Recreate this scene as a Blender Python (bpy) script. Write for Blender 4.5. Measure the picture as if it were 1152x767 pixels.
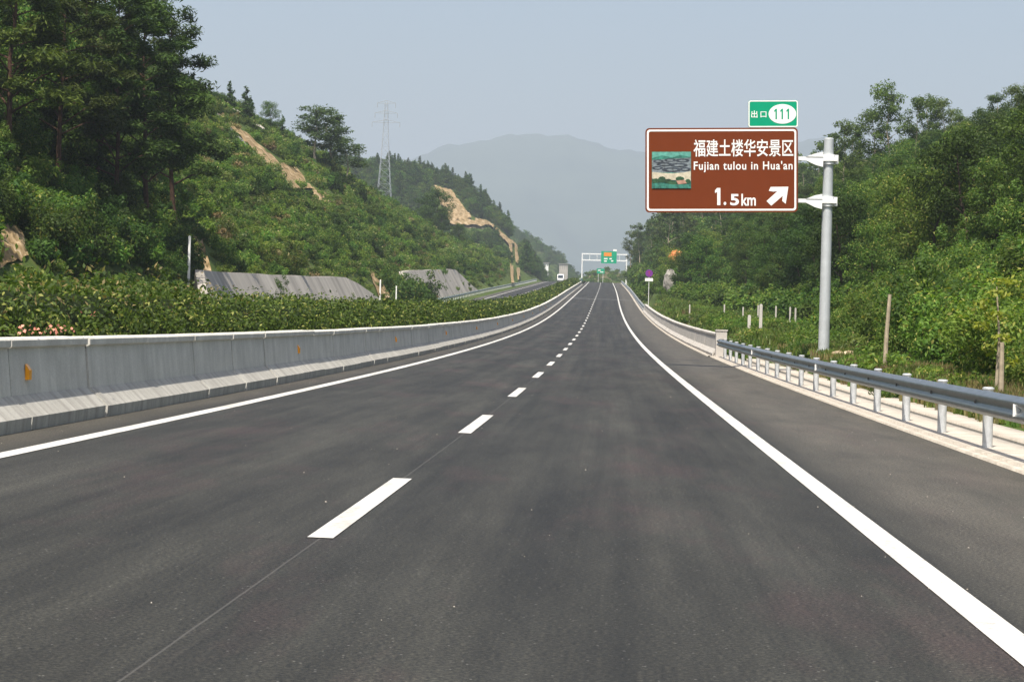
import bpy, math, random
import numpy as np
from mathutils import Matrix, Vector

# ------------------------------------------------------------------ camera, world, sun, exposure
for ob in list(bpy.data.objects):
    bpy.data.objects.remove(ob)
SC = bpy.context.scene
COL = SC.collection
F_PX, ROLL, CAM_H, CX0 = 2718.0, 0.0244, 1.395, -1.842
YAW, PITCH = 0.04466, 0.00503
R0 = np.array([math.cos(YAW), math.sin(YAW), 0.0])
FW = np.array([-math.sin(YAW) * math.cos(PITCH), math.cos(YAW) * math.cos(PITCH), -math.sin(PITCH)])
U0 = np.cross(R0, FW)
CAMX = math.cos(ROLL) * R0 + math.sin(ROLL) * U0
CAMY = -math.sin(ROLL) * R0 + math.cos(ROLL) * U0
cam_d = bpy.data.cameras.new('camera')
cam_d.sensor_fit = 'HORIZONTAL'
cam_d.sensor_width = 36.0
cam_d.lens = 36.0 * F_PX / 1152.0
cam_d.clip_start = 0.5
cam_d.clip_end = 20000.0
cam = bpy.data.objects.new('camera', cam_d)
COL.objects.link(cam)
cam.matrix_world = Matrix(((CAMX[0], CAMY[0], -FW[0], 0), (CAMX[1], CAMY[1], -FW[1], 0),
                           (CAMX[2], CAMY[2], -FW[2], CAM_H), (0, 0, 0, 1)))
SC.camera = cam

SUN_DIR = Vector((-0.125, -0.46, 0.88)).normalized()      # towards the sun
SUN_EL = math.asin(SUN_DIR.z)
SUN_AZ = math.atan2(SUN_DIR.x, SUN_DIR.y)
world = bpy.data.worlds.new('World')
SC.world = world
world.use_nodes = True
wn = world.node_tree.nodes
sky = wn.new('ShaderNodeTexSky')
sky.sky_type = 'NISHITA'
sky.sun_disc = False
sky.sun_elevation = SUN_EL
sky.sun_rotation = SUN_AZ
sky.air_density = 1.0
sky.dust_density = 3.5
sky.ozone_density = 1.0
world.node_tree.links.new(sky.outputs[0], wn['Background'].inputs[0])
wn['Background'].inputs[1].default_value = 0.105
sun_d = bpy.data.lights.new('sun', 'SUN')
sun_d.energy = 4.7
sun_d.angle = math.radians(0.5)
sun_d.color = (1.0, 0.93, 0.81)
sun = bpy.data.objects.new('sun', sun_d)
COL.objects.link(sun)
sun.rotation_euler = SUN_DIR.to_track_quat('Z', 'Y').to_euler()
SC.view_settings.view_transform = 'Standard'
SC.view_settings.look = 'None'
SC.view_settings.exposure = 0.62
SC.view_settings.gamma = 1.0
SC.render.engine = 'CYCLES'
SC.cycles.max_bounces = 5
SC.cycles.diffuse_bounces = 3
SC.cycles.glossy_bounces = 2
SC.cycles.transmission_bounces = 3
SC.cycles.volume_bounces = 0
SC.cycles.use_denoising = True
# ------------------------------------------------------------------ road alignment and terrain
rng = np.random.default_rng(7)
random.seed(7)
KN = [0, 60, 120, 180, 240, 320, 400, 500, 600, 720, 760, 1150, 1250, 9000]
CV = [8.6, 8.7, 9.0, 9.9, 8.2, 4.8, -0.9, -1.3, 0.5, 0.3, -15.0, -15.0, 0.0, 0.0]
KH = [0, 60, 120, 180, 240, 320, 400, 500, 600, 750, 9000]
CH = [-19.9, -2.2, 1.2, -0.9, 1.2, 1.9, -0.1, -1.5, -0.7, 0.0, 0.0]
DD = np.arange(0, 9000, 2.0)


def _profile(kn, cv):
    c = np.interp(DD, kn, np.array(cv) * 1e-5)
    s = np.concatenate([[0], np.cumsum((c[1:] + c[:-1]))])
    return np.concatenate([[0], np.cumsum((s[1:] + s[:-1]))]), s


ZP, ZS = _profile(KN, CV)
ZP = np.where(DD > 1250, ZP[625] + (ZS[625]) * 250 * (1 - np.exp(-(DD - 1250) / 250)), ZP)
XP, XS = _profile(KH, CH)


def zr(y):
    return np.interp(y, DD, ZP)


def cx(y):
    return CX0 + np.interp(y, DD, XP)


def road_z(o, y):
    """height of the paved surface at offset o (metres right of the lane divider) and distance y"""
    o = np.asarray(o, float)
    right = zr(y) - 0.018 * (CX0 + o)
    med = zr(y) - 0.018 * (CX0 - 6.5)
    return np.where(o > -6.5, right, med - 0.018 * (-6.5 - o))


def P(o, y, h=0.0):
    return (float(cx(y) + o), float(y), float(road_z(o, y) + h))


def smooth(a, b, x):
    t = np.clip((x - a) / (b - a), 0, 1)
    return t * t * (3 - 2 * t)


RL_Y = [0, 60, 120, 200, 260, 330, 400, 450, 500, 560, 620, 680, 740, 800, 1000, 1400, 9000]
RL_V = [40, 42, 44, 48, 50, 50, 41, 28, 17, 11, 11, 9, 6, 4, 3, 3, 3]
RR_Y = [0, 60, 120, 200, 300, 400, 500, 600, 700, 800, 900, 1000, 9000]
RR_V = [18, 18, 24, 27, 24, 17, 15, 17, 17, 12, 8, 3, 3]
TR_Y = [0, 60, 120, 200, 300, 400, 9000]
TR_V = [13, 13.5, 15, 15, 12, 9, 9]


def lump(x, y, s, k):
    return (np.sin(x / s + k) * np.cos(y / s * 0.83 + 1.7 * k) + 0.5 * np.sin(x / s * 2.1 + y / s * 1.3 + k))


def H(x, y):
    """terrain height"""
    x = np.asarray(x, float)
    y = np.asarray(y, float)
    o = x - cx(y)
    z0 = zr(y)
    t = np.maximum(-(o + 22.0), 0)
    rl = np.interp(y, RL_Y, RL_V)
    hl = rl * np.tanh(0.95 * t / rl)
    hl = hl + 42 * np.exp(-((y - 985) / 100.0) ** 2) * np.tanh(np.maximum(t - 3, 0) / 30)
    v = np.interp(y, [30, 80, 150, 300], [0.1, 0.6, 1.1, 1.5]) * smooth(8.5, np.interp(y, [50, 75], [10.2, 9.1]), o)
    t2 = np.maximum(o - np.interp(y, TR_Y, TR_V), 0)
    rr = np.interp(y, RR_Y, RR_V)
    hr = rr * np.tanh(0.62 * t2 / rr)
    far = smooth(1000, 1500, y)
    hc = 54 * smooth(25, -85, x) * np.exp(-((y - 1620) / 240.0) ** 2)
    bump = lump(x, y, 9.0, 0.3) * 0.35 * smooth(2, 12, np.maximum(t, t2)) + lump(x, y, 31.0, 1.3) * 1.1 * smooth(8, 40, np.maximum(t, t2))
    basin = -0.4 * smooth(-21.2, -20.6, o) * (1 - smooth(8.0, 8.5, o))
    return hc + z0 - 0.018 * np.clip(o, -22, 10) + hl + v + hr + bump + basin + far * 4 * lump(x, y, 160, 2.0)


def pix(x, y, z):
    """pixel of the 1152 x 767 frame in which a world point falls"""
    q = np.stack([np.asarray(x, float), np.asarray(y, float), np.asarray(z, float) - CAM_H])
    u = np.tensordot(CAMX, q, 1); v = np.tensordot(CAMY, q, 1); w = np.tensordot(FW, q, 1)
    return 576 + F_PX * u / w, 383.5 - F_PX * v / w


def at(u, v, y):
    """world point at distance y on the line of sight through a pixel"""
    d = FW + CAMX * (u - 576) / F_PX - CAMY * (v - 383.5) / F_PX
    k = y / d[1]
    return np.array([d[0] * k, y, CAM_H + d[2] * k])


MARCH = np.concatenate([np.arange(20, 400, 0.5), np.arange(400, 1500, 1.5)])


def hit(u, v, lift=0.0, ymin=60):
    """where the line of sight through a pixel first meets the terrain"""
    d = FW + CAMX * (u - 576) / F_PX - CAMY * (v - 383.5) / F_PX
    ys = MARCH[MARCH >= ymin]
    k = ys / d[1]
    g = CAM_H + d[2] * k - H(d[0] * k, ys) - lift
    i = np.nonzero(g < 0)[0]
    if len(i) == 0:
        return None
    y = ys[i[0]]
    k = y / d[1]
    return np.array([d[0] * k, y, float(H(d[0] * k, y))])
# ------------------------------------------------------------------ helpers
def tag(o, label=None, cat=None, group=None, kind=None):
    if label: o['label'] = label
    if cat: o['category'] = cat
    if group: o['group'] = group
    if kind: o['kind'] = kind
    return o


def empty(name, loc, rz=0.0):
    o = bpy.data.objects.new(name, None)
    COL.objects.link(o)
    o.location = loc
    o.rotation_euler = (0, 0, rz)
    o.empty_display_size = 0.3
    return o


def link(name, me, parent=None):
    o = bpy.data.objects.new(name, me)
    COL.objects.link(o)
    if parent is not None:
        o.parent = parent
        w = parent.location
        pp = parent.parent
        if parent.type == 'EMPTY' and pp is None and not parent.get('local'):
            o.location = (-w[0], -w[1], -w[2])      # meshes below are written in world coordinates
    return o


def np_mesh(name, verts, faces, mats, smooth_=False, uv=None, fmat=None):
    """verts (n,3), faces (m,k) of one size"""
    verts = np.asarray(verts, np.float32)
    faces = np.asarray(faces, np.int32)
    me = bpy.data.meshes.new(name)
    me.vertices.add(len(verts))
    me.vertices.foreach_set('co', verts.ravel())
    k = faces.shape[1]
    me.loops.add(faces.size)
    me.loops.foreach_set('vertex_index', faces.ravel())
    me.polygons.add(len(faces))
    me.polygons.foreach_set('loop_start', np.arange(0, faces.size, k, dtype=np.int32))
    me.polygons.foreach_set('loop_total', np.full(len(faces), k, np.int32))
    if smooth_:
        me.polygons.foreach_set('use_smooth', np.ones(len(faces), bool))
    for m in (mats if isinstance(mats, (list, tuple)) else [mats]):
        me.materials.append(m)
    if fmat is not None:
        me.polygons.foreach_set('material_index', np.asarray(fmat, np.int32))
    if uv is not None:
        l = me.uv_layers.new(name='UVMap')
        l.data.foreach_set('uv', np.asarray(uv, np.float32)[faces.ravel()].ravel())
    me.update(calc_edges=True)
    return me


class MB:
    """collects polygons and builds them as one mesh object"""
    def __init__(self):
        self.v, self.f, self.m, self.mats = [], [], [], []
        self.cur = 0

    def mat(self, m):
        if m not in self.mats: self.mats.append(m)
        self.cur = self.mats.index(m)
        return self

    def add(self, vs, fs):
        n = len(self.v)
        self.v += [tuple(map(float, p)) for p in vs]
        for f in fs:
            self.f.append([n + i for i in f]); self.m.append(self.cur)
        return self

    def box(self, c, s, rz=0.0):
        co, si = math.cos(rz), math.sin(rz)
        vs = []
        for k in (-.5, .5):
            for a, b in ((-.5, -.5), (.5, -.5), (.5, .5), (-.5, .5)):
                x, y = a * s[0], b * s[1]
                vs.append((c[0] + x * co - y * si, c[1] + x * si + y * co, c[2] + k * s[2]))
        return self.add(vs, [(3, 2, 1, 0), (4, 5, 6, 7), (0, 1, 5, 4), (1, 2, 6, 5), (2, 3, 7, 6), (3, 0, 4, 7)])

    def tube(self, pts, rad, n=8, cap=True):
        pts = [Vector(p) for p in pts]
        if not isinstance(rad, (list, tuple)): rad = [rad] * len(pts)
        rings, vs = [], []
        for i, p in enumerate(pts):
            d = (pts[min(i + 1, len(pts) - 1)] - pts[max(i - 1, 0)]).normalized()
            a = d.orthogonal().normalized() if i == 0 else (a - d * a.dot(d)).normalized()
            b = d.cross(a)
            for k in range(n):
                t = 2 * math.pi * k / n
                vs.append(p + (a * math.cos(t) + b * math.sin(t)) * rad[i])
        fs = []
        for i in range(len(pts) - 1):
            for k in range(n):
                k2 = (k + 1) % n
                fs.append((i * n + k, i * n + k2, (i + 1) * n + k2, (i + 1) * n + k))
        if cap:
            fs.append(tuple(reversed(range(n))))
            fs.append(tuple((len(pts) - 1) * n + k for k in range(n)))
        return self.add(vs, fs)

    def prism(self, front, back):
        n = len(front)
        fs = [tuple(range(n)), tuple(reversed(range(n, 2 * n)))]
        for i in range(n):
            j = (i + 1) % n
            fs.append((j, i, n + i, n + j))
        return self.add(list(front) + list(back), fs)

    def build(self, name, m=None, parent=None, smooth_=False):
        me = bpy.data.meshes.new(name)
        me.from_pydata(self.v, [], self.f)
        for q in (self.mats or [m]): me.materials.append(q)
        if self.mats: me.polygons.foreach_set('material_index', self.m)
        if smooth_:
            me.polygons.foreach_set('use_smooth', [True] * len(me.polygons))
            me.set_sharp_from_angle(angle=math.radians(40))
        me.update()
        return link(name, me, parent)


def strip_mesh(name, prof, ys, m, closed=False, smooth_=False, caps=False):
    """a profile of (offset, height) points run along the road; UV = (offset, distance)"""
    prof = np.array(prof, float)
    n = len(prof)
    v, uv = [], []
    for y in ys:
        c = float(cx(y))
        z = road_z(prof[:, 0], y)
        for i in range(n):
            v.append((c + prof[i, 0], y, z[i] + prof[i, 1])); uv.append((prof[i, 0], y))
    f = []
    kk = n if closed else n - 1
    for a in range(len(ys) - 1):
        for i in range(kk):
            j = (i + 1) % n
            f.append((a * n + i, a * n + j, (a + 1) * n + j, (a + 1) * n + i))
    me = np_mesh(name, v, f, m, smooth_, uv)
    if caps:
        import bmesh
        bm = bmesh.new(); bm.from_mesh(me); bm.verts.ensure_lookup_table()
        bm.faces.new([bm.verts[i] for i in reversed(range(n))])
        bm.faces.new([bm.verts[(len(ys) - 1) * n + i] for i in range(n)])
        bmesh.ops.recalc_face_normals(bm, faces=bm.faces)
        bm.to_mesh(me); bm.free()
    return me


def steps(a, b, near=2.0):
    ys = [a]
    while ys[-1] < b:
        ys.append(min(b, ys[-1] + max(near, ys[-1] * 0.012)))
    if len(ys) > 2 and ys[-1] - ys[-2] < 0.3: ys.pop(-2)
    return ys


# ------------------------------------------------------------------ materials
def new_mat(name):
    m = bpy.data.materials.new(name)
    m.use_nodes = True
    return m, m.node_tree.nodes, m.node_tree.links, m.node_tree.nodes['Principled BSDF']


def ramp(n, stops):
    r = n.new('ShaderNodeValToRGB')
    e = r.color_ramp.elements
    while len(e) < len(stops): e.new(0.5)
    for q, (p, c) in zip(e, stops):
        q.position = p; q.color = (*c, 1)
    return r


def noise(n, l, vec, scale, detail=4, rough=0.55):
    t = n.new('ShaderNodeTexNoise')
    t.inputs['Scale'].default_value = scale
    t.inputs['Detail'].default_value = detail
    t.inputs['Roughness'].default_value = rough
    if vec is not None: l.new(vec, t.inputs['Vector'])
    return t


def mix(n, l, f, a, b, mode='MIX'):
    x = n.new('ShaderNodeMix')
    x.data_type = 'RGBA'; x.blend_type = mode
    for s, v in ((x.inputs['Factor'], f), (x.inputs['A'], a), (x.inputs['B'], b)):
        if hasattr(v, 'links'): l.new(v, s)
        elif isinstance(v, (int, float)): s.default_value = v
        else: s.default_value = (*v, 1)
    return x.outputs['Result']


def mth(n, l, op, a, b=None, c=None):
    x = n.new('ShaderNodeMath'); x.operation = op
    for i, v in enumerate((a, b, c)):
        if v is None: continue
        if hasattr(v, 'links'): l.new(v, x.inputs[i])
        else: x.inputs[i].default_value = v
    return x.outputs[0]


def mapped(n, l, src, scale):
    mp = n.new('ShaderNodeMapping')
    mp.inputs['Scale'].default_value = scale
    l.new(src, mp.inputs['Vector'])
    return mp.outputs[0]


def plain(name, col, rough=0.6, metal=0.0, var=0.15, scale=6.0, spec=0.5, bump=0.0):
    """one base colour with a little procedural wear"""
    m, n, l, b = new_mat(name)
    tc = n.new('ShaderNodeTexCoord')
    t = noise(n, l, tc.outputs['Object'], scale, 5, 0.6)
    r = ramp(n, [(0.3, tuple(c * (1 - var) for c in col)), (0.7, tuple(min(1, c * (1 + var)) for c in col))])
    l.new(t.outputs['Fac'], r.inputs['Fac'])
    l.new(r.outputs['Color'], b.inputs['Base Color'])
    b.inputs['Roughness'].default_value = rough
    b.inputs['Metallic'].default_value = metal
    b.inputs['Specular IOR Level'].default_value = spec
    if bump:
        bp = n.new('ShaderNodeBump'); bp.inputs['Strength'].default_value = bump
        l.new(t.outputs['Fac'], bp.inputs['Height']); l.new(bp.outputs[0], b.inputs['Normal'])
    return m


def leaf_mat(name, c1, c2, rare=None, rare_at=0.9, rough=0.45, trans=0.3, objvar=0.35, spec=0.35):
    """leaves: every leaf its own shade between two greens, a few of a rarer colour, every plant a little different"""
    m, n, l, b = new_mat(name)
    g = n.new('ShaderNodeNewGeometry')
    oi = n.new('ShaderNodeObjectInfo')
    rnd = g.outputs['Random Per Island']
    stops = [(0.0, c1), (rare_at - 0.06 if rare else 1.0, c2)]
    if rare: stops += [(rare_at, rare), (1.0, rare)]
    r = ramp(n, stops)
    l.new(rnd, r.inputs['Fac'])
    hs = n.new('ShaderNodeHueSaturation')
    l.new(r.outputs['Color'], hs.inputs['Color'])
    mr = n.new('ShaderNodeMapRange')
    mr.inputs['To Min'].default_value = 1 - objvar; mr.inputs['To Max'].default_value = 1 + objvar
    l.new(oi.outputs['Random'], mr.inputs['Value'])
    l.new(mr.outputs[0], hs.inputs['Value'])
    mh = n.new('ShaderNodeMapRange')
    mh.inputs['To Min'].default_value = 0.470; mh.inputs['To Max'].default_value = 0.512
    w = n.new('ShaderNodeTexWhiteNoise'); w.noise_dimensions = '1D'
    l.new(oi.outputs['Random'], w.inputs['W'])
    l.new(w.outputs['Value'], mh.inputs['Value'])
    l.new(mh.outputs[0], hs.inputs['Hue'])
    l.new(hs.outputs[0], b.inputs['Base Color'])
    b.inputs['Roughness'].default_value = rough
    b.inputs['Specular IOR Level'].default_value = spec
    tr = n.new('ShaderNodeBsdfTranslucent')
    tint = mix(n, l, 1.0, hs.outputs[0], (1.5, 1.6, 0.7), 'MULTIPLY')
    l.new(tint, tr.inputs['Color'])
    ms = n.new('ShaderNodeMixShader'); ms.inputs[0].default_value = trans
    l.new(b.outputs[0], ms.inputs[1]); l.new(tr.outputs[0], ms.inputs[2])
    l.new(ms.outputs[0], n['Material Output'].inputs['Surface'])
    return m


def asphalt(name, dust):
    m, n, l, b = new_mat(name)
    uv = n.new('ShaderNodeUVMap')
    sep = n.new('ShaderNodeSeparateXYZ'); l.new(uv.outputs[0], sep.inputs[0])
    o, y = sep.outputs[0], sep.outputs[1]
    big = noise(n, l, mapped(n, l, uv.outputs[0], (0.8, 0.09, 1)), 1.0, 7, 0.72)
    r1 = ramp(n, [(0.36, (0.0155, 0.0145, 0.0115)), (0.5, (0.024, 0.0228, 0.0182)), (0.66, (0.037, 0.0355, 0.029))])
    l.new(big.outputs['Fac'], r1.inputs['Fac'])
    tone = noise(n, l, mapped(n, l, uv.outputs[0], (0.8, 0.16, 1)), 0.8, 5, 0.7)
    rt = ramp(n, [(0.52, (0, 0, 0)), (0.68, (1, 1, 1))])
    l.new(tone.outputs['Fac'], rt.inputs['Fac'])
    red = mix(n, l, mth(n, l, 'MULTIPLY', rt.outputs['Color'], 0.55), r1.outputs['Color'], (0.044, 0.029, 0.027))
    # long streaks left by the wheels and the paver
    st = noise(n, l, mapped(n, l, uv.outputs[0], (1.7, 0.010, 1)), 1.0, 5, 0.7)
    rs = ramp(n, [(0.34, (0.66, 0.66, 0.66)), (0.66, (1.34, 1.34, 1.32))])
    l.new(st.outputs['Fac'], rs.inputs['Fac'])
    c = mix(n, l, 1.0, red, rs.outputs['Color'], 'MULTIPLY')
    # dust gathered outside the painted edge lines
    od = mth(n, l, 'ABSOLUTE', mth(n, l, 'ADD', o, 0.0 if not dust else 13.0))
    ed = n.new('ShaderNodeMapRange'); ed.inputs['From Min'].default_value = 3.7; ed.inputs['From Max'].default_value = 4.6
    l.new(od, ed.inputs['Value'])
    dn = noise(n, l, mapped(n, l, uv.outputs[0], (1.6, 0.3, 1)), 1.0, 5, 0.65)
    df = mth(n, l, 'MULTIPLY', ed.outputs[0], mth(n, l, 'MULTIPLY', dn.outputs['Fac'], 0.95))
    c = mix(n, l, df, c, (0.098, 0.088, 0.071))
    # stone grains in the bitumen
    gr = noise(n, l, mapped(n, l, uv.outputs[0], (1, 1, 1)), 42.0, 5, 0.85)
    rg = ramp(n, [(0.36, (0.25, 0.25, 0.25)), (0.5, (1.0, 1.0, 1.0)), (0.62, (2.8, 2.77, 2.7))])
    l.new(gr.outputs['Fac'], rg.inputs['Fac'])
    c = mix(n, l, 1.0, c, rg.outputs['Color'], 'MULTIPLY')
    vo = n.new('ShaderNodeTexVoronoi'); vo.inputs['Scale'].default_value = 20.0
    l.new(uv.outputs[0], vo.inputs['Vector'])
    fl = mth(n, l, 'MULTIPLY', mth(n, l, 'LESS_THAN', vo.outputs['Distance'], 0.12), mth(n, l, 'GREATER_THAN', vo.outputs['Color'], 0.68))
    c = mix(n, l, mth(n, l, 'MULTIPLY', fl, 0.5), c, (0.32, 0.31, 0.29))
    # paving seam along the lane divider, sawn joints across the road
    wob = noise(n, l, mapped(n, l, uv.outputs[0], (0, 0.9, 0)), 1.0, 3, 0.6)
    oo = mth(n, l, 'ADD', o, mth(n, l, 'MULTIPLY', mth(n, l, 'SUBTRACT', wob.outputs['Fac'], 0.5), 0.012))
    seam = mth(n, l, 'LESS_THAN', mth(n, l, 'ABSOLUTE', oo), 0.006)
    c = mix(n, l, mth(n, l, 'MULTIPLY', seam, 0.22), c, (0.20, 0.19, 0.18))
    j1 = mth(n, l, 'MULTIPLY', mth(n, l, 'LESS_THAN', mth(n, l, 'ABSOLUTE', mth(n, l, 'SUBTRACT', y, 96.0)), 0.30), mth(n, l, 'GREATER_THAN', o, 3.95))
    c = mix(n, l, mth(n, l, 'MULTIPLY', j1, 0.75), c, (0.018, 0.018, 0.018))
    j2 = mth(n, l, 'LESS_THAN', mth(n, l, 'ABSOLUTE', mth(n, l, 'SUBTRACT', y, 392.0)), 3.0)
    c = mix(n, l, mth(n, l, 'MULTIPLY', j2, 0.5), c, (0.14, 0.14, 0.135))
    l.new(c, b.inputs['Base Color'])
    b.inputs['Roughness'].default_value = 0.62
    b.inputs['Specular IOR Level'].default_value = 0.24
    bp = n.new('ShaderNodeBump'); bp.inputs['Strength'].default_value = 0.35; bp.inputs['Distance'].default_value = 0.01
    l.new(gr.outputs['Fac'], bp.inputs['Height']); l.new(bp.outputs[0], b.inputs['Normal'])
    return m


def concrete(name, base, stain, streak=0.5, sc=1.0):
    """cast concrete: cloudy, with vertical water streaks"""
    m, n, l, b = new_mat(name)
    tc = n.new('ShaderNodeTexCoord')
    P_ = tc.outputs['Object']
    a = noise(n, l, P_, 1.3 * sc, 6, 0.65)
    r = ramp(n, [(0.3, tuple(c * 0.78 for c in base)), (0.7, tuple(c * 1.12 for c in base))])
    l.new(a.outputs['Fac'], r.inputs['Fac'])
    s = noise(n, l, mapped(n, l, P_, (0.0, 4.0 * sc, 0.25 * sc)), 1.0, 5, 0.7)
    rs = ramp(n, [(0.42, (0, 0, 0)), (0.62, (1, 1, 1))])
    l.new(s.outputs['Fac'], rs.inputs['Fac'])
    c = mix(n, l, mth(n, l, 'MULTIPLY', rs.outputs['Color'], streak), r.outputs['Color'], stain)
    g = noise(n, l, P_, 40.0, 3, 0.7)
    rg = ramp(n, [(0.3, (0.86, 0.86, 0.86)), (0.7, (1.1, 1.1, 1.1))])
    l.new(g.outputs['Fac'], rg.inputs['Fac'])
    c = mix(n, l, 1.0, c, rg.outputs['Color'], 'MULTIPLY')
    l.new(c, b.inputs['Base Color'])
    b.inputs['Roughness'].default_value = 0.85
    b.inputs['Specular IOR Level'].default_value = 0.25
    bp = n.new('ShaderNodeBump'); bp.inputs['Strength'].default_value = 0.25; bp.inputs['Distance'].default_value = 0.02
    l.new(g.outputs['Fac'], bp.inputs['Height']); l.new(bp.outputs[0], b.inputs['Normal'])
    return m


def soil(name, stops, scale=0.5, bump=0.6):
    m, n, l, b = new_mat(name)
    tc = n.new('ShaderNodeTexCoord')
    a = noise(n, l, tc.outputs['Object'], scale, 8, 0.65)
    r = ramp(n, stops)
    l.new(a.outputs['Fac'], r.inputs['Fac'])
    l.new(r.outputs['Color'], b.inputs['Base Color'])
    b.inputs['Roughness'].default_value = 0.95
    b.inputs['Specular IOR Level'].default_value = 0.1
    bp = n.new('ShaderNodeBump'); bp.inputs['Strength'].default_value = bump; bp.inputs['Distance'].default_value = 0.3
    l.new(a.outputs['Fac'], bp.inputs['Height']); l.new(bp.outputs[0], b.inputs['Normal'])
    return m


def paint(name):
    """white road paint, thin and chipped in places"""
    m, n, l, b = new_mat(name)
    tc = n.new('ShaderNodeTexCoord')
    a = noise(n, l, tc.outputs['Object'], 16.0, 6, 0.8)
    r = ramp(n, [(0.30, (0.20, 0.19, 0.18)), (0.42, (0.56, 0.55, 0.52)), (0.7, (0.70, 0.69, 0.655))])
    l.new(a.outputs['Fac'], r.inputs['Fac'])
    a2 = noise(n, l, mapped(n, l, tc.outputs['Object'], (3.0, 0.5, 1)), 1.0, 6, 0.7)
    r2 = ramp(n, [(0.35, (0.72, 0.71, 0.68)), (0.6, (1, 1, 1))])
    l.new(a2.outputs['Fac'], r2.inputs['Fac'])
    l.new(mix(n, l, 1.0, r.outputs['Color'], r2.outputs['Color'], 'MULTIPLY'), b.inputs['Base Color'])
    b.inputs['Roughness'].default_value = 0.6
    return m


M = {}
M['asphalt'] = asphalt('asphalt', False)
M['asphalt_far'] = asphalt('asphalt_far', True)
M['paint'] = paint('road_paint')
M['barrier'] = concrete('barrier_concrete', (0.62, 0.605, 0.555), (0.45, 0.44, 0.40), 0.5)
M['barrier_light'] = concrete('pale_concrete', (0.55, 0.52, 0.48), (0.40, 0.37, 0.34), 0.45)
M['ledge'] = concrete('darkened_ledge_concrete', (0.46, 0.445, 0.405), (0.27, 0.255, 0.23), 0.7)  # darker than the barrier to hold down sunlight; streaks mix dirt and painted leaf shadow
M['joint'] = plain('dark_joint_core', (0.035, 0.034, 0.032), 0.9)
M['kerb'] = concrete('kerb_concrete', (0.54, 0.49, 0.425), (0.34, 0.29, 0.23), 0.6)
M['channel'] = concrete('channel_concrete', (0.25, 0.24, 0.22), (0.16, 0.15, 0.13), 0.5)
M['wall'] = concrete('retaining_concrete', (0.46, 0.425, 0.38), (0.19, 0.175, 0.155), 0.7, 0.055)
M['galv'] = plain('galvanised_steel', (0.31, 0.345, 0.365), 0.40, 0.9, 0.12, 5.0)
M['galv_post'] = plain('galvanised_post', (0.60, 0.62, 0.64), 0.5, 0.35, 0.15, 9.0)
M['pole'] = plain('grey_pole_paint', (0.50, 0.53, 0.55), 0.5, 0.25, 0.10, 2.5)
M['white_metal'] = plain('white_metal', (0.78, 0.79, 0.79), 0.45, 0.0, 0.05)
M['brown'] = plain('brown_sign', (0.155, 0.033, 0.008), 0.6, 0.0, 0.04, 2.0, 0.12)
M['sign_white'] = plain('sign_white', (0.82, 0.82, 0.80), 0.5, 0.0, 0.02)
M['green'] = plain('green_sign', (0.002, 0.30, 0.16), 0.6, 0.0, 0.05, 2.0, 0.12)
M['teal'] = plain('teal_plastic', (0.02, 0.40, 0.30), 0.5, 0.0, 0.1)
M['orange'] = plain('orange_reflector', (0.95, 0.38, 0.01), 0.35, 0.0, 0.08)
M['yellow_panel'] = plain('orange_panel', (0.75, 0.24, 0.02), 0.5, 0.0, 0.08)
M['back'] = plain('aluminium_back', (0.45, 0.46, 0.47), 0.5, 0.5, 0.08)
M['bark'] = plain('bark', (0.08, 0.06, 0.045), 0.9, 0.0, 0.4, 8.0, 0.1, 0.5)
M['bark_pale'] = plain('pale_bark', (0.36, 0.30, 0.22), 0.9, 0.0, 0.3, 6.0, 0.1, 0.4)
M['bark_pine'] = plain('pine_bark', (0.075, 0.045, 0.032), 0.95, 0.0, 0.4, 6.0, 0.1, 0.5)
M['hedge_leaf'] = leaf_mat('hedge_leaf', (0.012, 0.027, 0.004), (0.078, 0.122, 0.014), (0.24, 0.25, 0.06), 0.95, 0.6, 0.25, 0.0, 0.25)
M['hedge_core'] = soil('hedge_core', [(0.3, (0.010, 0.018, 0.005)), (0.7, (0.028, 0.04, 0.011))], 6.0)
M['leaf_dark'] = leaf_mat('leaf_dark', (0.018, 0.044, 0.009), (0.061, 0.112, 0.021), None, 0.9, 0.55, 0.32, 0.4, 0.15)
M['leaf_mid'] = leaf_mat('leaf_mid', (0.031, 0.076, 0.014), (0.092, 0.162, 0.031), (0.22, 0.23, 0.06), 0.97, 0.55, 0.38, 0.4, 0.15)
M['leaf_light'] = leaf_mat('leaf_light', (0.044, 0.100, 0.016), (0.122, 0.208, 0.036), (0.28, 0.29, 0.08), 0.95, 0.55, 0.38, 0.35, 0.15)
M['leaf_dry'] = leaf_mat('leaf_dry', (0.11, 0.10, 0.035), (0.23, 0.19, 0.075), None, 0.9, 0.6, 0.25, 0.3)
M['leaf_young'] = leaf_mat('leaf_young', (0.13, 0.19, 0.02), (0.24, 0.30, 0.04), None, 0.9, 0.4, 0.35, 0.1)
M['leaf_euca'] = leaf_mat('leaf_euca', (0.036, 0.070, 0.018), (0.115, 0.170, 0.045), None, 0.9, 0.55, 0.35, 0.25, 0.15)
M['needle'] = leaf_mat('pine_needle', (0.020, 0.046, 0.009), (0.080, 0.128, 0.022), None, 0.9, 0.6, 0.25, 0.4, 0.15)
M['grass'] = leaf_mat('grass_blade', (0.050, 0.100, 0.014), (0.12, 0.19, 0.035), (0.26, 0.24, 0.09), 0.93, 0.5, 0.3, 0.3)
M['terrain'] = soil('hill_soil', [(0.30, (0.030, 0.052, 0.012)), (0.5, (0.062, 0.095, 0.022)), (0.68, (0.11, 0.12, 0.040)), (0.8, (0.18, 0.14, 0.07))], 0.25)
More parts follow.
